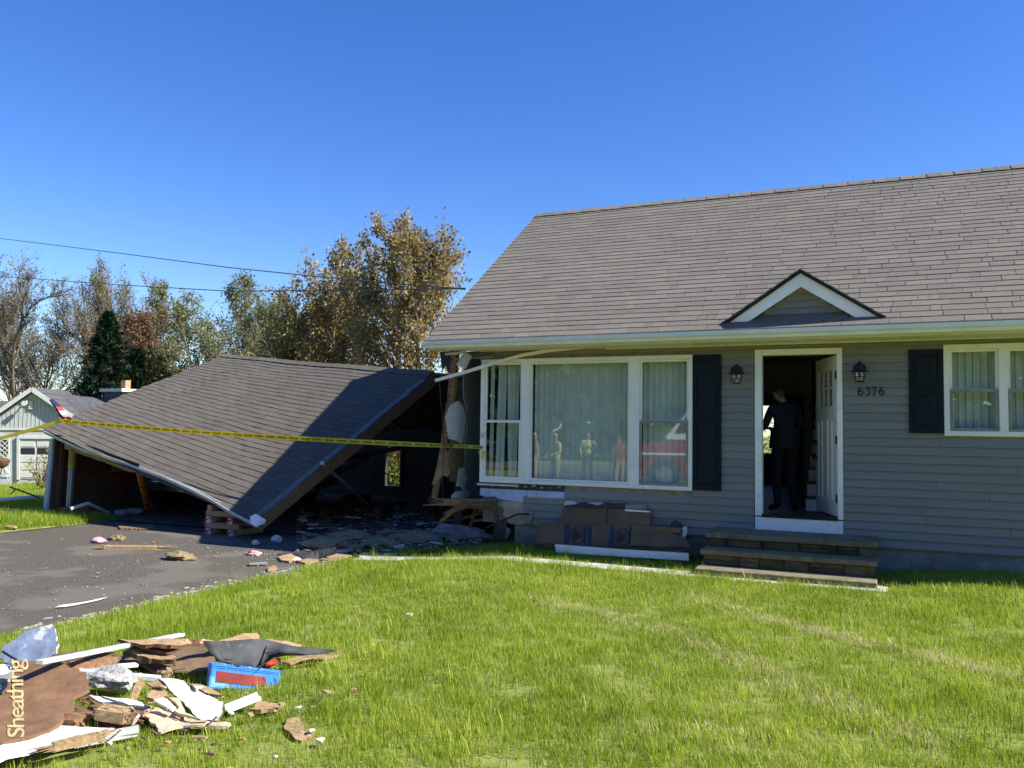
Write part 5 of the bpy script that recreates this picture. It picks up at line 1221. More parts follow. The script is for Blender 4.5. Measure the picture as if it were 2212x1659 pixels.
L_green = leafmat('leaf_pale_green', (.12,.14,.055), (.30,.30,.12), (.19,.21,.085))
L_olive = leafmat('leaf_olive', (.14,.10,.035), (.38,.32,.10), (.25,.20,.07))
L_red = leafmat('leaf_russet', (.17,.095,.05), (.28,.17,.085))
L_yel = leafmat('leaf_yellow', (.26,.21,.035), (.46,.38,.08), (.33,.27,.05))
L_shrub = leafmat('leaf_shrub', (.07,.12,.025), (.22,.30,.07), (.12,.2,.04))
L_con = leafmat('needle', (.012,.035,.018), (.035,.075,.03), tr=.1)
L_back = leafmat('leaf_street', (.03,.065,.018), (.10,.17,.04), (.06,.11,.03))
def leaf(mb, p, s, rr, m=0):
    d = V3((rr.gauss(0,1),rr.gauss(0,1),rr.gauss(0,1))).normalized(); e = d.cross(V3((rr.gauss(0,1),rr.gauss(0,1),rr.gauss(0,1)))).normalized()
    b = len(mb.v); mb.v += [p, p+d*s*.5+e*s*.38, p+d*s, p+d*s*.5-e*s*.38]; mb.f.append([b,b+1,b+2,b+3]); mb.m.append(m)
def grow(base, H, rr, stems=1, spread=.5, up=.5, nl1=9, nl2=6, nl3=5, trunk_r=.18, crown0=.25, lean=(0,0), wig=.12, l1=.5):
    """limb skeleton: list of (points, radii, level)"""
    out = []
    def branch(p, d, L, r, lev, n):
        pts = [p]; rad = [r]; q = p.copy(); dd = d.normalized()
        for i in range(n):
            dd = (dd+V3((rr.gauss(0,wig),rr.gauss(0,wig),rr.gauss(0,wig)+up*.06*(1 if lev else .2)))).normalized(); q = q+dd*L/n; pts.append(q.copy()); rad.append(max(r*(1-.8*(i+1)/n), .006))
        out.append((pts, rad, lev)); return pts, rad
    def along(pts, t):
        k = min(int(t*(len(pts)-1)), len(pts)-2); f = t*(len(pts)-1)-k; return pts[k]*(1-f)+pts[k+1]*f, (pts[k+1]-pts[k]).normalized()
    for s in range(stems):
        a = rr.uniform(0,6.28); ln = (.12+.3*rr.random())*(stems > 1); d0 = V3((math.cos(a)*ln+lean[0],math.sin(a)*ln+lean[1],1)); h = H*(1 if s == 0 else rr.uniform(.75,.98))
        tp_, tr_ = branch(V3(base), d0, h*.92, trunk_r*(1 if s == 0 else .75), 0, 9)
        for i in range(nl1):
            t = crown0+(1-crown0)*(i+rr.random())/nl1*.97; p, dd = along(tp_, t); a = i*2.4+rr.uniform(-.5,.5)
            side = V3((math.cos(a),math.sin(a),0)); L = H*l1*(1-.62*t)*rr.uniform(.75,1.2); d = (side*spread+dd*up+V3((0,0,.15))).normalized()
            b1, r1 = branch(p, d, L, trunk_r*.42*(1-.6*t)+.015, 1, 6)
            for j in range(nl2):
                t2 = .25+.72*(j+rr.random())/nl2; p2, d2 = along(b1, t2); a2 = rr.uniform(0,6.28); sd_ = d2.cross(V3((math.cos(a2),math.sin(a2),.3))).normalized()
                b2, r2 = branch(p2, (d2*.75+sd_*.75+V3((0,0,up*.4))).normalized(), L*.48*(1.1-t2*.6), .028*(1-.4*t2), 2, 4)
                for k in range(nl3):
                    t3 = .2+.78*(k+rr.random())/nl3; p3, d3 = along(b2, t3); a3 = rr.uniform(0,6.28); sd3 = d3.cross(V3((math.cos(a3),math.sin(a3),.3))).normalized()
                    branch(p3, (d3*.8+sd3*.7+V3((0,0,up*.5))).normalized(), L*.24, .012, 3, 3)
    return out
def tree(name, label, box, t, lm, bm_, seed, nleaf, ls, group=None, cat='tree', clump=1, leaflev=(2,3), ground=None, base=None, H=None, W=None, **kw):
    """box: crown left, crown right, crown top in picture units at depth t"""
    rr = random.Random(seed)
    if box:
        x0, x1, yt = box; base = FT((x0+x1)/2, 930, t); base.z = lz(base.x, base.y) if ground is None else ground
        H = FT((x0+x1)/2, yt, t).z-base.z; W = (x1-x0)/FPX*t
    base = V3(base); limbs = grow(base, H, rr, **kw); root = thing(name, label, cat, tuple(base), group)
    # fit the skeleton to the crown's real height and width
    P = [p-base for l in limbs for p in l[0]]; zmax = max(p.z for p in P); rv = _r0; fv = V3((-_r0.y,_r0.x,0))
    us = sorted(p.dot(rv) for p in P); vs = sorted(p.dot(fv) for p in P); n = len(us); u0, u1 = us[int(n*.01)], us[int(n*.99)]; v0, v1 = vs[int(n*.01)], vs[int(n*.99)]
    su, sv, sz = W/(u1-u0), W/(v1-v0), H/zmax; cu, cv = (u0+u1)/2, (v0+v1)/2
    def fit(p):
        q = p-base; f = min(1, max(0, q.z/zmax)*1.6); return base+rv*((q.dot(rv)-cu*f)*su)+fv*((q.dot(fv)-cv*f)*sv)+V3((0,0,q.z*sz))
    limbs = [([fit(p) for p in pts], rad, lev) for pts, rad, lev in limbs]
    mb = MB()
    for pts, rad, lev in limbs: mb.tube(pts, rad, (8,5,4,3)[lev], cap=False)
    obj('trunk', mb, bm_, root, smooth=2)
    tw = [l for l in limbs if l[2] in leaflev]; mb = MB()
    for i in range(nleaf):
        pts, rad, lev = rr.choice(tw); tt = rr.random()**.7; k = min(int(tt*(len(pts)-1)), len(pts)-2); f = tt*(len(pts)-1)-k; p = pts[k]*(1-f)+pts[k+1]*f
        for c in range(clump): leaf(mb, p+V3((rr.gauss(0,1),rr.gauss(0,1),rr.gauss(0,1)))*ls*(.5 if clump == 1 else .8), ls*rr.uniform(.6,1.25), rr)
    obj('crown', mb, lm, root)
    return root
tree('maple_tree', 'large bronze-leaved maple standing behind the garage and house corner', (735,1025,436), 27, L_maple, M_bark_p, 23, 7000, .118, clump=3, leaflev=(3,), stems=2, spread=.8, up=.6, nl1=13, nl2=7, nl3=7, trunk_r=.16, crown0=.14, l1=.6)
tree('maple_tree', 'smaller bronze maple left of the large one', (625,815,512), 30, L_maple, M_bark, 15, 4600, .12, clump=3, leaflev=(3,), stems=2, spread=.7, up=.55, nl1=10, nl2=6, nl3=6, trunk_r=.13, crown0=.15, l1=.6)
tree('maple_tree', 'lowest yellowish maple at the left end of the maple group', (560,700,592), 31, L_olive, M_bark, 16, 4200, .12, clump=3, leaflev=(3,), stems=3, spread=.7, up=.55, nl1=9, nl2=6, nl3=5, trunk_r=.1, crown0=.1, l1=.6)
tree('pale_green_tree', 'tall pale green budding tree between the conifer and the maples', (368,610,575), 46, L_green, M_bark, 7, 11500, .135, clump=2, stems=3, spread=.5, up=.9, nl1=11, nl2=8, nl3=8, trunk_r=.14, crown0=.12, l1=.5)
tree('pale_green_tree', 'low pale green tree filling the gap beside the spruce', (330,430,735), 48, L_green, M_bark, 17, 4500, .15, clump=2, stems=2, spread=.6, up=.7, nl1=9, nl2=6, nl3=5, trunk_r=.1, crown0=.1, l1=.5)
tree('bare_tree', 'tall thinly leaved tree at the far left edge', (-90,195,528), 50, L_bud, M_bark, 9, 8000, .11, clump=2, stems=4, spread=.42, up=1.0, nl1=12, nl2=8, nl3=9, trunk_r=.2, crown0=.12, l1=.5)
tree('bare_tree', 'thinly leaved grey-brown tree with upswept branches behind the conifer', (95,345,552), 52, L_bud, M_bark, 19, 7000, .11, clump=2, stems=4, spread=.45, up=1.0, nl1=11, nl2=8, nl3=9, trunk_r=.18, crown0=.12, l1=.52)
tree('bare_tree', 'lower thinly leaved tree leaning toward the pale green tree', (235,362,600), 54, L_bud, M_bark, 29, 4500, .11, clump=2, stems=3, spread=.5, up=.9, nl1=9, nl2=8, nl3=8, trunk_r=.15, crown0=.12, l1=.5)
tree('russet_tree', 'russet-leaved tree directly behind the dark conifer', (195,335,648), 47, L_red, M_bark, 39, 6500, .14, clump=2, stems=2, spread=.6, up=.7, nl1=9, nl2=6, nl3=6, trunk_r=.13, crown0=.15, l1=.5)
def conifer(label, px, py, t, H, W, seed, n):
    rr = random.Random(seed); b = FT(px, py, t); b.z = lz(b.x, b.y); root = thing('conifer', label, 'tree', tuple(b), 'conifers behind the neighbour house')
    obj('trunk', MB().tube([b, b+V3((0,0,H*.97))], [.16,.02], 7), M_bark, root); mb = MB(); br = MB()
    nb = int(H*26)
    for i in range(nb):
        h = H*(.03+.97*(i/nb)); R = W*(1-(h/H))**.85*rr.uniform(.65,1.15)+.08; a = i*2.4+rr.uniform(-.4,.4); p0 = b+V3((0,0,h)); d = V3((math.cos(a),math.sin(a),.12-.35*(1-h/H)))
        tip = p0+d*R; br.tube([p0,tip], [.02,.005], 3, cap=False)
        for k in range(n):
            t_ = rr.random()**.6; p = p0*(1-t_)+tip*t_; q = V3((rr.gauss(0,1),rr.gauss(0,1),rr.gauss(0,.6)-.3)).normalized(); s = rr.uniform(.18,.42)*(1-.35*t_)
            e = q.cross(V3((0,0,1))).normalized()*s*.16; bb = len(mb.v); mb.v += [p-e, p+e, p+(q+d*.5)*s]; mb.f.append([bb,bb+1,bb+2]); mb.m.append(0)
    obj('branches', br, M_bark, root); obj('crown', mb, L_con, root)
conifer('dark green spruce rising above the neighbour roof', 224, 930, 43, FT(224,672,43).z+1.2, 3.5, 3, 150)
conifer('smaller dark spruce tucked right of the tall one', 288, 930, 44, FT(288,755,44).z+1.2, 2.2, 4, 110)
conifer('low dark spruce beside the chimney', 180, 930, 44.5, 5.0, 2.8, 6, 110)
def shrub(name, label, base, R, H, lm, seed, n, ls, group=None):
    rr = random.Random(seed); root = thing(name, label, 'shrub', tuple(base), group); mb = MB(); tw = MB()
    for i in range(26):
        a = rr.uniform(0,6.28); e = rr.uniform(.5,1.4); tip = V3(base)+V3((math.cos(a)*R*math.cos(e)*1.2,math.sin(a)*R*math.cos(e)*1.2,H*math.sin(e)*rr.uniform(.7,1.05))); tw.tube([V3(base),V3(base)*.5+tip*.5+V3((0,0,.1*H)),tip], [.02,.012,.004], 4, cap=False)
        for k in range(n//26):
            t = rr.random()**.5; p = V3(base)*(1-t)+tip*t+V3((rr.gauss(0,1),rr.gauss(0,1),rr.gauss(0,.7)))*R*.14; leaf(mb, p, ls*rr.uniform(.6,1.2), rr)
    obj('stems', tw, M_bark, root); obj('crown', mb, lm, root); return root
def at_t(px, t, dz=0.): p = FT(px, 930, t); p.z = lz(p.x, p.y)+dz; return p
shrub('garden_shrub', 'sparse yellow-green shrub beside the neighbour garage door', at_t(95,27), .55, 1.55, L_yel, 51, 500, .09)
shrub('hedge_shrub', 'yellow-green shrub peeking over the garage ridge below the maple', at_t(640,26), 2.0, 3.6, L_yel, 52, 3200, .12, 'shrubs behind the garage')
shrub('hedge_shrub', 'bright yellow shrub over the right end of the garage ridge', at_t(800,25), 1.6, 3.5, L_yel, 53, 3000, .11, 'shrubs behind the garage')
shrub('hedge_shrub', 'olive shrub behind the gap at the house corner', at_t(905,24), 1.5, 3.3, L_maple, 54, 2600, .12, 'shrubs behind the garage')
shrub('garden_bush', 'green bush seen through the rear garage doorway', FY(850,1000,12.5)+V3((0,0,-1.6)), 1.6, 2.6, L_shrub, 55, 4200, .10)
shrub('garden_bush', 'green bush seen through the rear window of the house', FY(1652,1000,13.5)+V3((0,0,-1.8)), 2.2, 3.2, L_shrub, 56, 4200, .11)
# low scrub far behind
mb = MB(); rr = random.Random(77)
for i in range(16000):
    px = rr.uniform(-150,900); t = rr.uniform(58,75); p = FT(px,930,t); H = 3.4*(.55+.45*noise.noise((px*.012,0,1)))*(1.15 if px < 80 or px > 330 else .8)+.3; p.z = -1.2+H*rr.random()**.7*1.25
    leaf(mb, p, rr.uniform(.25,.5), rr, rr.choice([0,0,1,2]))
stuff(tag(obj('distant_scrub', mb, [L_bud, L_green, L_maple], org=(-40,50,-1.2)), 'band of low brush far behind the trees', 'brush'))
# service wires to the house
for L_, label in (([(-120,500,46),(0,515,42),(250,546,34),(494,578,27.5),(760,605,21.5),(1005,625,18)], 'upper dark service wire crossing the sky to the house gable'), ([(-120,587,46),(0,597,42),(250,615,34),(494,629,27.5),(791,627,21.5),(1005,623,18)], 'lower dark service wire sagging across the trees to the house')):
    pts = [FT(*q) for q in L_]; fine = []
    for a, b in zip(pts, pts[1:]):
        for k in range(5): fine.append(a+(b-a)*k/5)
    fine.append(pts[-1]); tag(obj('service_wire', MB().tube(fine, .017, 5), M_black), label, 'wire')
# ================================================================== people
def person(name, label, loc, head, J, mats, h=1.75, edges_extra=(), group=None):
    """one continuous skinned body; J: joint -> (x right, y forward, z up) for a 1.75 m figure, head: heading angle"""
    D = {'pelvis':(0,0,.95),'waist':(0,.0,1.10),'chest':(0,.01,1.32),'neck':(0,.0,1.49),'jaw':(0,.03,1.57),'skull':(0,.035,1.66),'crown':(0,.02,1.735),'nose':(0,.13,1.625),
         'shL':(-.18,0,1.43),'elL':(-.25,-.03,1.15),'wrL':(-.24,.10,.92),'paL':(-.235,.14,.85),'shR':(.18,0,1.43),'elR':(.25,-.03,1.15),'wrR':(.24,.10,.92),'paR':(.235,.14,.85),
         'hiL':(-.095,0,.90),'knL':(-.11,.03,.50),'anL':(-.12,-.01,.09),'toL':(-.13,.14,.035),'hiR':(.095,0,.90),'knR':(.11,.03,.50),'anR':(.12,-.01,.09),'toR':(.13,.14,.035)}
    D.update(J)
    rad = {'pelvis':(.155,.12),'waist':(.15,.115),'chest':(.165,.125),'neck':(.058,.058),'jaw':(.068,.075),'skull':(.078,.092),'crown':(.055,.06),'nose':(.014,.014),
           'sh':(.072,.07),'el':(.05,.05),'wr':(.033,.028),'pa':(.04,.022),'hi':(.098,.105),'kn':(.066,.07),'an':(.05,.055),'to':(.042,.032)}
    E = [('pelvis','waist'),('waist','chest'),('chest','neck'),('neck','jaw'),('jaw','skull'),('skull','crown'),('skull','nose')]
    for s in 'LR':
        E += [('chest','sh'+s),('sh'+s,'el'+s),('el'+s,'wr'+s),('wr'+s,'pa'+s),('pelvis','hi'+s),('hi'+s,'kn'+s),('kn'+s,'an'+s),('an'+s,'to'+s)]
    R = {k: rad.get(k, rad.get(k[:2], (.05,.05))) for k in D}
    for s, sg in (('L',-1),('R',1)):                # ears and fingers
        sk = V3(D['skull']); D['ear'+s] = tuple(sk+V3((sg*.092,-.01,-.03))); R['ear'+s] = (.012,.018); E.append(('skull','ear'+s))
        w_, p_ = V3(D['wr'+s]), V3(D['pa'+s]); d = (p_-w_).normalized(); sd = d.cross(V3((sg,0,.2))).normalized(); nn = sd.cross(d)
        for i in range(4):
            o = sd*(.027*(i-1.5)/1.5*1.0); b0 = p_+d*.045+o; L = (.075,.085,.08,.06)[i]; b1 = b0+d*L*.5+nn*.01*sg; b2 = b0+d*L*.8+nn*.03*sg
            for q, (nm, pt) in enumerate((('f%s%da' % (s,i),b0),('f%s%db' % (s,i),b1),('f%s%dc' % (s,i),b2))): D[nm] = tuple(pt); R[nm] = (.0095,.009)
            E += [('pa'+s,'f%s%da' % (s,i)),('f%s%da' % (s,i),'f%s%db' % (s,i)),('f%s%db' % (s,i),'f%s%dc' % (s,i))]
        b1 = w_+d*.03+sd*.045; b2 = w_+d*.075+sd*.06; D['th%sa' % s] = tuple(b1); D['th%sb' % s] = tuple(b2); R['th%sa' % s] = R['th%sb' % s] = (.011,.01); E += [('wr'+s,'th%sa' % s),('th%sa' % s,'th%sb' % s)]
    names = list(D); k = h/1.75; c, s_ = math.cos(head), math.sin(head)
    def W(p): return V3(((p[0]*c-p[1]*s_)*k, (p[0]*s_+p[1]*c)*k, p[2]*k))
    me = bpy.data.meshes.new(name); me.from_pydata([W(D[n]) for n in names], [(names.index(a), names.index(b)) for a, b in E], [])
    o = bpy.data.objects.new(name, me); COL.objects.link(o); o.location = loc
    m = o.modifiers.new('s', 'SKIN'); m.use_smooth_shade = True; m.branch_smoothing = .3
    sv = me.skin_vertices[0].data
    for i, n in enumerate(names): sv[i].radius = (R[n][0]*k, R[n][1]*k); sv[i].use_root = n == 'pelvis'
    o.modifiers.new('d', 'SUBSURF').levels = 2
    bpy.context.view_layer.update(); ev = bpy.data.meshes.new_from_object(o.evaluated_get(bpy.context.evaluated_depsgraph_get()))
    o.modifiers.clear(); o.data = ev
    seg = []
    for a, b in E:
        key = a[:2]+b[:2]
        if b[:2] in ('sk','cr','no','ea','ja'): mi = 2
        elif b[0] == 'f' or b[:2] in ('pa','th'): mi = 2
        elif b[:2] in ('hi','kn','an'): mi = 1
        elif b[:2] == 'to': mi = 3
        else: mi = 0
        seg.append((W(D[a]), W(D[b]), mi))
    ev.materials.clear()
    for mm in mats[:5]: ev.materials.append(mm)
    sk_, cr_, no_ = W(D['skull']), W(D['crown']), (W(D['nose'])-W(D['skull'])).normalized()
    for f in ev.polygons:
        p = f.center; best = 9; mi = 0
        for a, b, m_ in seg:
            ab = b-a; t = max(0, min(1, (p-a).dot(ab)/max(ab.length_squared,1e-9))); d = (p-a-ab*t).length
            if d < best: best, mi = d, m_
        if mi == 2 and (p-sk_).length < .16*k and ((p-sk_).dot(no_) < .03*k and p.z > sk_.z-.07*k and len(mats) > 4): 
            if p.z > sk_.z+.01 or (p-sk_).dot(no_) < -.02: mi = 4
        f.material_index = mi; f.use_smooth = True
    ORG[o] = V3(loc); return tag(o, label, 'person', group)
M_skin = mat('skin', (.34,.19,.13), .6, .1, 20, .05)
M_hair = mat('hair_dark', (.06,.04,.03), .8, .3, 40, .3)
M_hair_s = mat('hair_cropped', (.07,.05,.042), .7, .2, 60, .2)
M_navyc = mat('navy_cloth', (.010,.012,.019), .9, .2, 8, .2, 30)
M_navyp = mat('dark_trousers', (.006,.007,.010), .9, .2, 8, .2, 30)
M_shoe = mat('black_leather', (.012,.011,.010), .5, .2)
pd = FY(1695,1104,.62); 
man = person('person', 'person in dark navy jacket and trousers standing with head bowed in the doorway', (pd.x, .62, .575), R_(38), {
    'jaw':(-.02,.07,1.545),'skull':(-.03,.095,1.62),'crown':(-.035,.085,1.70),'nose':(-.05,.19,1.555),'neck':(0,.02,1.48),
    'elL':(-.27,.04,1.16),'wrL':(-.16,.28,1.12),'paL':(-.12,.35,1.13),'elR':(.26,.02,1.15),'wrR':(.12,.27,1.10),'paR':(.07,.34,1.11),
    'anL':(-.11,-.02,.09),'toL':(-.17,.12,.04),'anR':(.12,-.05,.09),'toR':(.2,.08,.04)}, [M_navyc, M_navyp, M_skin, M_shoe, M_hair_s], 1.72)
col_ = V3((pd.x,.62,.575))
tp_ = man
# the jacket hem: a skirt over the hips
mb = MB(); hc, hs = math.cos(R_(38)), math.sin(R_(38)); k_ = 1.72/1.75; rows = []
for z, rx, ry in ((1.14,.185,.145),(1.0,.20,.16),(.86,.215,.17)):
    rows.append([col_+V3(((rx*math.cos(a*.3927)*hc-ry*math.sin(a*.3927)*hs)*k_, (rx*math.cos(a*.3927)*hs+ry*math.sin(a*.3927)*hc)*k_, z*k_)) for a in range(17)])
obj('jacket_hem', MB().grid(rows), M_navyc, man, smooth=2)
# people on the drive behind the photographer, seen as reflections in the window
M_vest = mat('hi_vis', (.55,.50,.10), .7, .25, 14, .1); M_tan = mat('tan_cloth', (.34,.26,.14), .9, .2, 8, .2, 30); M_redc = mat('red_cloth', (.22,.04,.035), .9, .15, 8, .2, 30); M_khaki = mat('khaki_cloth', (.36,.29,.19), .9, .15, 8, .2, 30)
def refl(px, py, t): d = ray(px, py); p = CAM+d*t; return V3((p.x, -p.y, p.z))
def on_drive(px, t): p = refl(px, 1000, t); p.z = DRV_Z if DRV_L < p.x < DRV_R else lz(p.x, p.y); return p
for px, t, hd, mt, lab in ((1200,24.5,.6,[M_vest,M_tan,M_skin,M_shoe,M_vest],'person in yellow vest and tan trousers mirrored in the picture window'),(1268,30,-.5,[M_vest,M_navyp,M_skin,M_shoe,M_vest],'person in hi-vis jacket and dark trousers mirrored farther back'),(1337,24,2.2,[M_redc,M_khaki,M_skin,M_shoe,M_hair],'person in red shirt and khaki trousers mirrored in the picture window'),(1156,25.5,1.0,[M_tan,M_tan,M_skin,M_shoe,M_vest],'person in tan coat mirrored at the left edge of the large pane')):
    po = {1200:{'elL':(-.27,.05,1.16),'wrL':(-.12,.26,1.08),'paL':(-.07,.32,1.07),'elR':(.27,.05,1.16),'wrR':(.12,.26,1.08),'paR':(.07,.32,1.07),'anL':(-.16,.05,.09),'toL':(-.2,.2,.035)},1268:{'elR':(.33,.02,1.2),'wrR':(.26,.2,1.36),'paR':(.22,.26,1.42),'anR':(.17,-.06,.09),'toR':(.22,.08,.035)},1337:{'anL':(-.17,.08,.09),'toL':(-.2,.23,.035),'knL':(-.14,.1,.5),'elR':(.28,-.08,1.16),'wrR':(.3,-.04,.9),'paR':(.3,-.02,.83)},1156:{'elL':(-.28,.04,1.16),'wrL':(-.05,.2,1.2),'paL':(.02,.22,1.2)}}[px]
    person('person', lab, tuple(on_drive(px, t)), hd, po, mt, 1.78)

# ================================================================== vehicles
M_carblk = mat('car_black', (.018,.019,.022), .25, .1, 3, 0, spec=.6); M_carglass = mat('car_glass', (.015,.018,.02), .08, .1, 3, 0, spec=.8); M_rub = mat('tyre_rubber', (.018,.018,.018), .85, .2); M_chrome = mat('chrome', (.65,.65,.66), .12, .05, 3, 0, metal=1.)
M_tail = mat('tail_lamp', (.7,.02,.02), .3, .1, 3, 0, emit=(1,.03,.02,.22)); M_tred = mat('truck_red', (.33,.02,.018), .25, .1, 3, 0, spec=.6); M_twhite = mat('truck_white', (.78,.78,.76), .3, .05, 3, 0, spec=.6)
def vehicle(name, label, cat, loc, hd, L, Wd, prof, glass, mats, wheels, extra):
    """prof: side outline (length, height); glass: side window outlines; built along +y before turning"""
    c, s = math.cos(hd), math.sin(hd); loc = V3(loc)
    T = lambda x, y, z: loc+V3((x*c-y*s, x*s+y*c, z))
    root = thing(name, label, cat, tuple(loc)); hw = Wd/2
    tum = lambda z: hw-.16*max(0, z-1.0)
    mb = MB(); n = len(prof)
    mb.v = [T(-tum(z), y, z) for y, z in prof]+[T(tum(z), y, z) for y, z in prof]
    mb.f = [list(range(n)), list(reversed(range(n, 2*n)))]+[[i, (i+1) % n, n+(i+1) % n, n+i][::-1] for i in range(n)]
    mb.m = [1 if sum(prof[i][1] for i in f if i < n)/max(1,sum(1 for i in f if i < n)) > extra.get('split', 9) else 0 for f in mb.f]
    obj('body', mb, [mats[0], mats[1]], root, tri=True, bevel=.04, bseg=2)
    if 'upper' in extra:
        up = extra['upper']; mb = MB(); n = len(up); mb.v = [T(-tum(z)+.005, y, z) for y, z in up]+[T(tum(z)-.005, y, z) for y, z in up]
        mb.f = [list(range(n)), list(reversed(range(n, 2*n)))]+[[i, (i+1) % n, n+(i+1) % n, n+i][::-1] for i in range(n)]; mb.m = [0]*len(mb.f); obj('cab', mb, mats[1], root, tri=True, bevel=.04, bseg=2)
    for g in glass:
        for sd in (-1, 1):
            p = [T(sd*(tum(z)+.006), y, z) for y, z in g]; obj('side_window', MB().prism(p, T(sd*.006,0,0)-T(0,0,0)), M_carglass, root, tri=True)
    for y, r in wheels:
        for sd in (-1, 1):
            ax = T(sd,0,0)-T(0,0,0); w_ = obj('wheel', MB().lathe(T(sd*(hw-.2), y, r), [(r*.5,0),(r*.95,0),(r,.03),(r,.18),(r*.93,.215),(r*.62,.22),(r*.6,.19),(0,.19)], 20, ax), M_rub, root, smooth=True)
            obj('rim', MB().lathe(T(sd*(hw-.2), y, r), [(0,.205),(r*.2,.21),(r*.58,.2),(r*.6,.19)], 14, ax), M_steel, w_, smooth=True)
    for nm, mt, (x0,x1,y0,y1,z0,z1) in extra['boxes']:
        mb = MB().hexa([T(x0,y0,z0),T(x1,y0,z0),T(x1,y1,z0),T(x0,y1,z0),T(x0,y0,z1),T(x1,y0,z1),T(x1,y1,z1),T(x0,y1,z1)]); obj(nm, mb, mt, root, bevel=.015)
    return root
vp_ = FY(352,1060,1.9)
vehicle('parked_suv', 'dark parked vehicle trapped under the collapsed garage roof', 'car', (vp_.x,1.9,-.185), R_(-6), 4.5, 1.85,
    [(0,.45),(.02,.95),(.25,1.05),(.42,1.62),(.8,1.7),(2.3,1.68),(3.0,1.15),(4.3,1.0),(4.5,.75),(4.48,.4),(3.9,.32),(3.6,.62),(3.1,.62),(2.9,.32),(1.3,.32),(1.1,.62),(.6,.62),(.45,.36)],
    [[(.5,1.1),(.6,1.55),(1.2,1.58),(1.2,1.1)],[(1.3,1.1),(1.3,1.58),(2.2,1.55),(2.7,1.12)]], [M_carblk, M_carblk], [(.85,.36),(3.35,.36)],
    {'boxes':[('tail_light',M_tail,(-.90,-.70,-.03,.06,.78,1.05)),('tail_light',M_tail,(.70,.90,-.03,.06,.78,1.05)),('rear_bumper',M_chrome,(-.85,.85,-.10,.02,.42,.62)),('rear_window',M_carglass,(-.65,.65,.20,.30,1.12,1.5)),('number_plate',M_white_dirty,(-.2,.2,-.02,.0,.72,.86))]})
fp = on_drive(1440, 27)
vehicle('fire_truck', 'red and white fire rescue truck mirrored in the right sash of the picture window', 'truck', (fp.x+2.2,fp.y-.3,fp.z), R_(74), 6.5, 2.3,
    [(-3.2,.5),(-3.2,1.5),(2.3,1.5),(3.2,1.4),(3.35,.9),(3.3,.5),(2.9,.45),(2.6,.9),(2.0,.9),(1.75,.45),(-1.1,.45),(-1.4,.9),(-2.0,.9),(-2.3,.45)],
    [[(.75,1.75),(.75,2.5),(1.5,2.5),(2.0,1.75)],[(-.6,1.75),(-.6,2.5),(.6,2.5),(.6,1.75)]], [M_tred, M_twhite], [(2.3,.46),(-1.7,.46)],
    {'upper':[(-3.2,1.51),(-3.2,2.75),(.6,2.75),(1.45,2.6),(2.3,1.6),(2.25,1.51)],'boxes':[('white_band',M_twhite,(-1.165,1.165,-3.1,3.0,1.05,1.13)),('roof_light_bar',M_orange,(-.7,.7,.9,1.2,2.75,2.88)),('front_bumper',M_chrome,(-1.1,1.1,3.3,3.45,.5,.75)),('windscreen',M_carglass,(-.9,.9,1.95,2.0,1.8,2.35)),('tail_light',M_tail,(-1.1,-.9,-3.24,-3.18,.9,1.3)),('tail_light',M_tail,(.9,1.1,-3.24,-3.18,.9,1.3))]})
# road behind the photographer
struct(obj('road', MB().box((-120,-30,-.30),(120,-23,-.17)), M_asphalt)); struct(obj('road_marking', MB().box((-120,-26.55,-.168),(120,-26.42,-.164)), M_ytag))
for k, (x, y, h, w_) in enumerate(((-26,-42,12,11),(-15,-44,14,12),(-4,-43,13,12),(8,-44,14,12),(19,-42,12,11),(-37,-43,13,12),(30,-46,14,13))):
    if k == 0:
        st0 = tree('street_tree', 'leafy green street tree beyond the road mirrored in the panes', None, 0, L_back, M_bark, 81, 8000, .42, group='street trees beyond the road', clump=2, base=(x,y,-.3), H=h, W=w_, stems=1, spread=.8, up=.5, nl1=11, nl2=6, nl3=3, trunk_r=.25, crown0=.12, l1=.6)
    else:
        r = st0.copy(); COL.objects.link(r); r.location = (x,y,-.3); r.scale = (w_/11,w_/11,h/12); r.rotation_euler = (0,0,k*1.3)
        for ch_ in st0.children: q = ch_.copy(); COL.objects.link(q); q.parent = r

mb = MB(); rr = random.Random(88)
for i in range(22000):
    x = rr.uniform(-60,45); y = rr.uniform(-41,-36); H = 10.5+2.0*noise.noise((x*.15,0,3)); leaf(mb, V3((x,y,-.3+H*rr.random())), rr.uniform(.7,1.2), rr)
stuff(tag(obj('roadside_thicket', mb, L_back, org=(0,-38,-.3)), 'dense green thicket beyond the road mirrored in the window panes', 'thicket'))
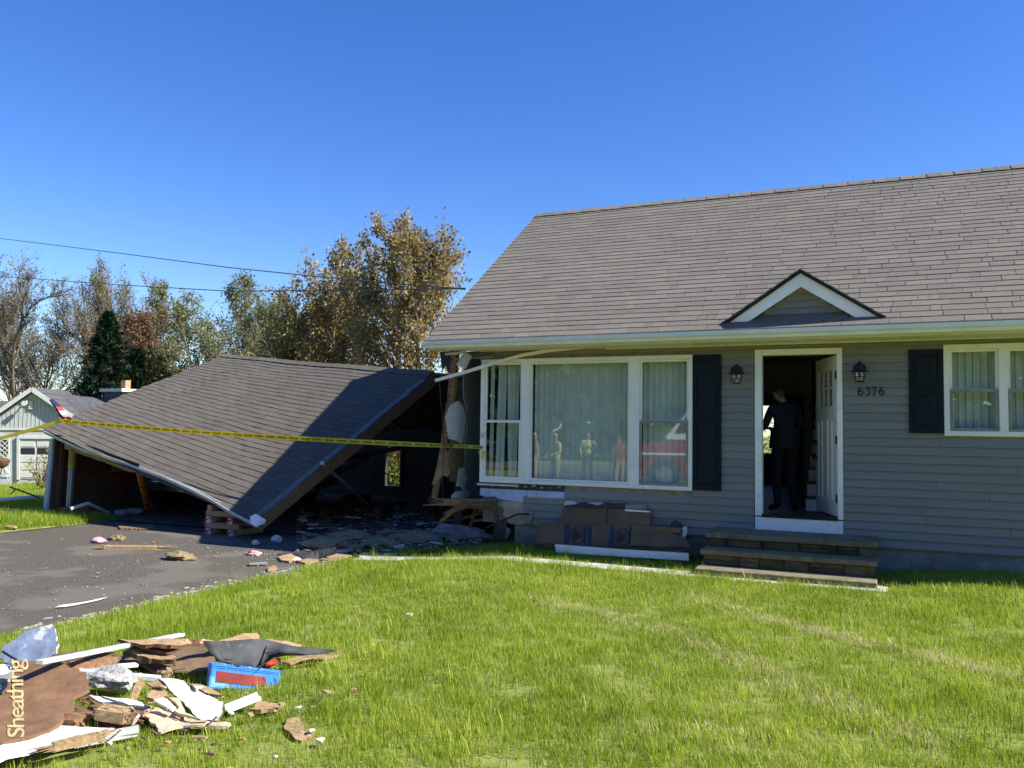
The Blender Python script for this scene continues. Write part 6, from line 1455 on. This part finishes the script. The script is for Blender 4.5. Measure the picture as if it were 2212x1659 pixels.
# ================================================================== grass
def grass_mat(name, c1, c2, c3, tr):
    m = bpy.data.materials.new(name); m.use_nodes = True; t = m.node_tree; N = t.nodes; Lk = t.links.new; b = N['Principled BSDF']; b.inputs['Roughness'].default_value = .45; b.inputs['Specular IOR Level'].default_value = .35
    g = N.new('ShaderNodeNewGeometry'); n = N.new('ShaderNodeTexNoise'); n.inputs['Scale'].default_value = .9; n.inputs['Detail'].default_value = 4; Lk(g.outputs['Position'], n.inputs['Vector'])
    ad = N.new('ShaderNodeMath'); ad.operation = 'MULTIPLY_ADD'; ad.inputs[1].default_value = .6; Lk(g.outputs['Random Per Island'], ad.inputs[0])
    mr = N.new('ShaderNodeMapRange'); mr.inputs[1].default_value = .3; mr.inputs[2].default_value = .7; mr.inputs[4].default_value = .40; Lk(n.outputs['Fac'], mr.inputs[0]); Lk(mr.outputs[0], ad.inputs[2])
    cr = N.new('ShaderNodeValToRGB'); e = cr.color_ramp.elements; e[0].color = (*c1,1); e[1].color = (*c3,1); q = e.new(.5); q.color = (*c2,1); Lk(ad.outputs[0], cr.inputs[0]); Lk(cr.outputs[0], b.inputs['Base Color'])
    tl = N.new('ShaderNodeBsdfTranslucent'); Lk(cr.outputs[0], tl.inputs[0]); ms = N.new('ShaderNodeMixShader'); ms.inputs[0].default_value = tr; Lk(b.outputs[0], ms.inputs[1]); Lk(tl.outputs[0], ms.inputs[2]); Lk(ms.outputs[0], N['Material Output'].inputs[0]); return m
M_grass = grass_mat('grass_blade', (.10,.175,.010), (.285,.385,.022), (.52,.56,.085), .5)
M_dry = grass_mat('dry_blade', (.36,.38,.10), (.52,.50,.20), (.66,.60,.32), .4)
def tuft(name, rr, n, rad, h0, h1, wd, m, flat=.35):
    mb = MB()
    for i in range(n):
        a = rr.uniform(0,6.28); r = rad*rr.random()**.5; p = V3((r*math.cos(a),r*math.sin(a),-.01)); h = rr.uniform(h0,h1); b = rr.uniform(0,6.28); d = V3((math.cos(b),math.sin(b),0)); ln = rr.uniform(.05,flat)*1.6
        e = V3((-d.y,d.x,0))*wd*rr.uniform(.6,1.2); q1 = p+V3((0,0,h*.55))+d*h*ln*.35; q2 = p+V3((0,0,h))+d*h*ln
        k = len(mb.v); mb.v += [p-e,p+e,q1+e*.8,q1-e*.8,q2]; mb.f += [[k,k+1,k+2,k+3],[k+3,k+2,k+4]]; mb.m += [0,0]
    me = bpy.data.meshes.new(name); me.from_pydata(mb.v, [], mb.f); me.materials.append(m); return bpy.data.objects.new(name, me)
rg = random.Random(41)
def tuftset(cname, specs, m):
    c = bpy.data.collections.new(cname)
    for i, sp in enumerate(specs): c.objects.link(tuft('%s_%d' % (cname, i), rg, *sp, m))
    return c
C_g = tuftset('grass_tuft', [(36,.09,.028,.068,.0019),(36,.09,.03,.075,.0019),(34,.085,.025,.06,.0022),(32,.09,.03,.085,.0019),(13,.06,.05,.13,.0026)], M_grass)
C_d = tuftset('dry_tuft', [(16,.08,.03,.08,.0022,),(14,.08,.03,.07,.0022)], M_dry)
def inside(x, y, poly):
    r = False; j = len(poly)-1
    for i in range(len(poly)):
        xi, yi = poly[i]; xj, yj = poly[j]
        if (yi > y) != (yj > y) and x < (xj-xi)*(y-yi)/(yj-yi+1e-12)+xi: r = not r
        j = i
    return r
def ngroup(coll):
    ng = bpy.data.node_groups.new('scatter_'+coll.name, 'GeometryNodeTree'); ng.interface.new_socket('Geometry', in_out='INPUT', socket_type='NodeSocketGeometry'); ng.interface.new_socket('Geometry', in_out='OUTPUT', socket_type='NodeSocketGeometry')
    N = ng.nodes; Lk = ng.links.new; gi = N.new('NodeGroupInput'); go = N.new('NodeGroupOutput'); ip = N.new('GeometryNodeInstanceOnPoints'); ci = N.new('GeometryNodeCollectionInfo'); ci.inputs['Collection'].default_value = coll; ci.inputs['Separate Children'].default_value = True; ci.inputs['Reset Children'].default_value = True
    Lk(gi.outputs[0], ip.inputs['Points']); Lk(ci.outputs[0], ip.inputs['Instance']); ip.inputs['Pick Instance'].default_value = True
    for nm, ty, so_ in (('pick','INT','Instance Index'),('turn','FLOAT_VECTOR','Rotation'),('size','FLOAT_VECTOR','Scale')):
        a = N.new('GeometryNodeInputNamedAttribute'); a.data_type = ty; a.inputs['Name'].default_value = nm; Lk(a.outputs[0], ip.inputs[so_])
    Lk(ip.outputs[0], go.inputs[0]); return ng
def scatter(name, coll, pts, label):
    me = bpy.data.meshes.new(name); me.from_pydata([p[0] for p in pts], [], [])
    for nm, ty, key, i in (('pick','INT','value',1),('turn','FLOAT_VECTOR','vector',2),('size','FLOAT_VECTOR','vector',3)):
        a = me.attributes.new(nm, ty, 'POINT'); flat = []
        for p in pts: flat += [p[i]] if ty == 'INT' else list(p[i])
        a.data.foreach_set(key, flat)
    o = bpy.data.objects.new(name, me); COL.objects.link(o); md = o.modifiers.new('scatter', 'NODES'); md.node_group = ngroup(coll); return stuff(tag(o, label, 'grass'))
def lawn_ok(x, y, edge=0.):
    if DRV_L-.02 < x < DRV_R+.05+edge and y < 8.0: return False
    if x < -5.95 and x > -16.0 and .45 < y < 8: return False
    if -6.1 < x < 6 and y > -.02 and y < 7.5: return False
    if -6.8 < x < -.03 and -1.50 < y < -1.16: return rg.random() < .38
    if SX0-.02 < x < SX1+.02 and -1.36 < y < 0: return False
    if x < DRV_R+.4 and y > -1.0: return rg.random() < .3
    return True
pts = []; dry = []
def bb(poly): xs = [p[0] for p in poly]; ys = [p[1] for p in poly]; return min(xs), max(xs), min(ys), max(ys)
FB = [(f, bb(f)) for f in FOOT]
def put(x, y, L, npick, smin, smax, hs=1.):
    s = rg.uniform(smin, smax); L.append(((x, y, lz(x, y)), npick, (rg.uniform(-.12,.12), rg.uniform(-.12,.12), rg.uniform(0,6.28)), (s, s, s*hs*rg.uniform(.8,1.2))))
# dense lawn in view, thinning with distance
for (r0, r1, dens, smin, smax) in ((2.6,5.2,330,.75,1.1),(5.2,8,260,.8,1.15),(8,13.5,190,.9,1.3)):
    area = math.pi*(r1*r1-r0*r0)*(74/360); n = int(area*dens)
    for i in range(n):
        r = math.sqrt(rg.uniform(r0*r0, r1*r1)); a = YAW+rg.uniform(-R_(37),R_(37)); x = CAM.x-math.sin(a)*r; y = CAM.y+math.cos(a)*r
        if not lawn_ok(x, y): continue
        hit = any(b[0] < x < b[1] and b[2] < y < b[3] and inside(x, y, f) for f, b in FB)
        if hit and rg.random() > .04: continue
        if hit: smx = .5
        lo = noise.noise((x*.8, y*.8, 7)); hs = 1.0+.35*lo
        bare = noise.noise((x*1.7, y*1.7, 21))
        if bare > .48 and rg.random() < .75: continue
        pk = 4 if rg.random() < .06 else rg.randint(0,3)
        put(x, y, pts, pk, smin*(.6 if hit else 1), smax*(.6 if hit else 1), hs)
for cpx, cpy in ((1060,1400),(1575,1395),(1180,1500),(1320,1545),(950,1330),(1880,1570),(1450,1640),(800,1420),(2080,1500),(1000,1620),(700,1330),(1680,1600)):
    q = G(cpx, cpy)
    for i in range(rg.randint(8,18)): put(q.x+rg.gauss(0,.07), q.y+rg.gauss(0,.07), pts, 4, .8, 1.15)
# left lawn beyond the drive and far lawns
for i in range(15000):
    px = rg.uniform(-60,330); t = 15+28*rg.random()**1.6; p = FT(px,930,t)
    if not lawn_ok(p.x, p.y) or p.x > -13.5: continue
    put(p.x, p.y, pts, rg.randint(0,3), 1.2+.04*t, 1.8+.06*t)
for i in range(3000):
    p = V3((rg.uniform(-17.5,-13.6), rg.uniform(-3.5,1.2), 0))
    if lawn_ok(p.x, p.y): put(p.x, p.y, pts, rg.randint(0,3), 1.1, 1.5)
# pale mown streaks
def streak(L, wd, n):
    q = [G(*a) for a in L]
    for i in range(n):
        k = rg.randint(0, len(q)-2); t = rg.random(); p = q[k]*(1-t)+q[k+1]*t; x, y = p.x+rg.gauss(0,wd), p.y+rg.gauss(0,wd)
        if lawn_ok(x, y): put(x, y, dry, rg.randint(0,1), .8, 1.2, rg.uniform(.5,1.05))
streak([(1120,1290),(1300,1330),(1480,1380),(1650,1450),(1820,1530),(2000,1610)], .09, 800); streak([(1480,1290),(1640,1335),(1800,1375),(2000,1420),(2230,1475)], .09, 650); streak([(1250,1550),(1500,1600),(1700,1640)], .2, 70)
for i in range(1500):
    r = math.sqrt(rg.uniform(9, 150)); a = YAW+rg.uniform(-R_(36),R_(36)); x = CAM.x-math.sin(a)*r; y = CAM.y+math.cos(a)*r
    if lawn_ok(x, y) and noise.noise((x*.6,y*.6,33)) > -.05 and not any(b[0] < x < b[1] and b[2] < y < b[3] and inside(x, y, f) for f, b in FB): put(x, y, dry, rg.randint(0,1), .6, 1.0)
scatter('lawn_grass', C_g, pts, 'bright green unmown grass blades covering the front lawn')
scatter('dry_grass', C_d, dry, 'pale dry grass blades in streaks across the lawn')
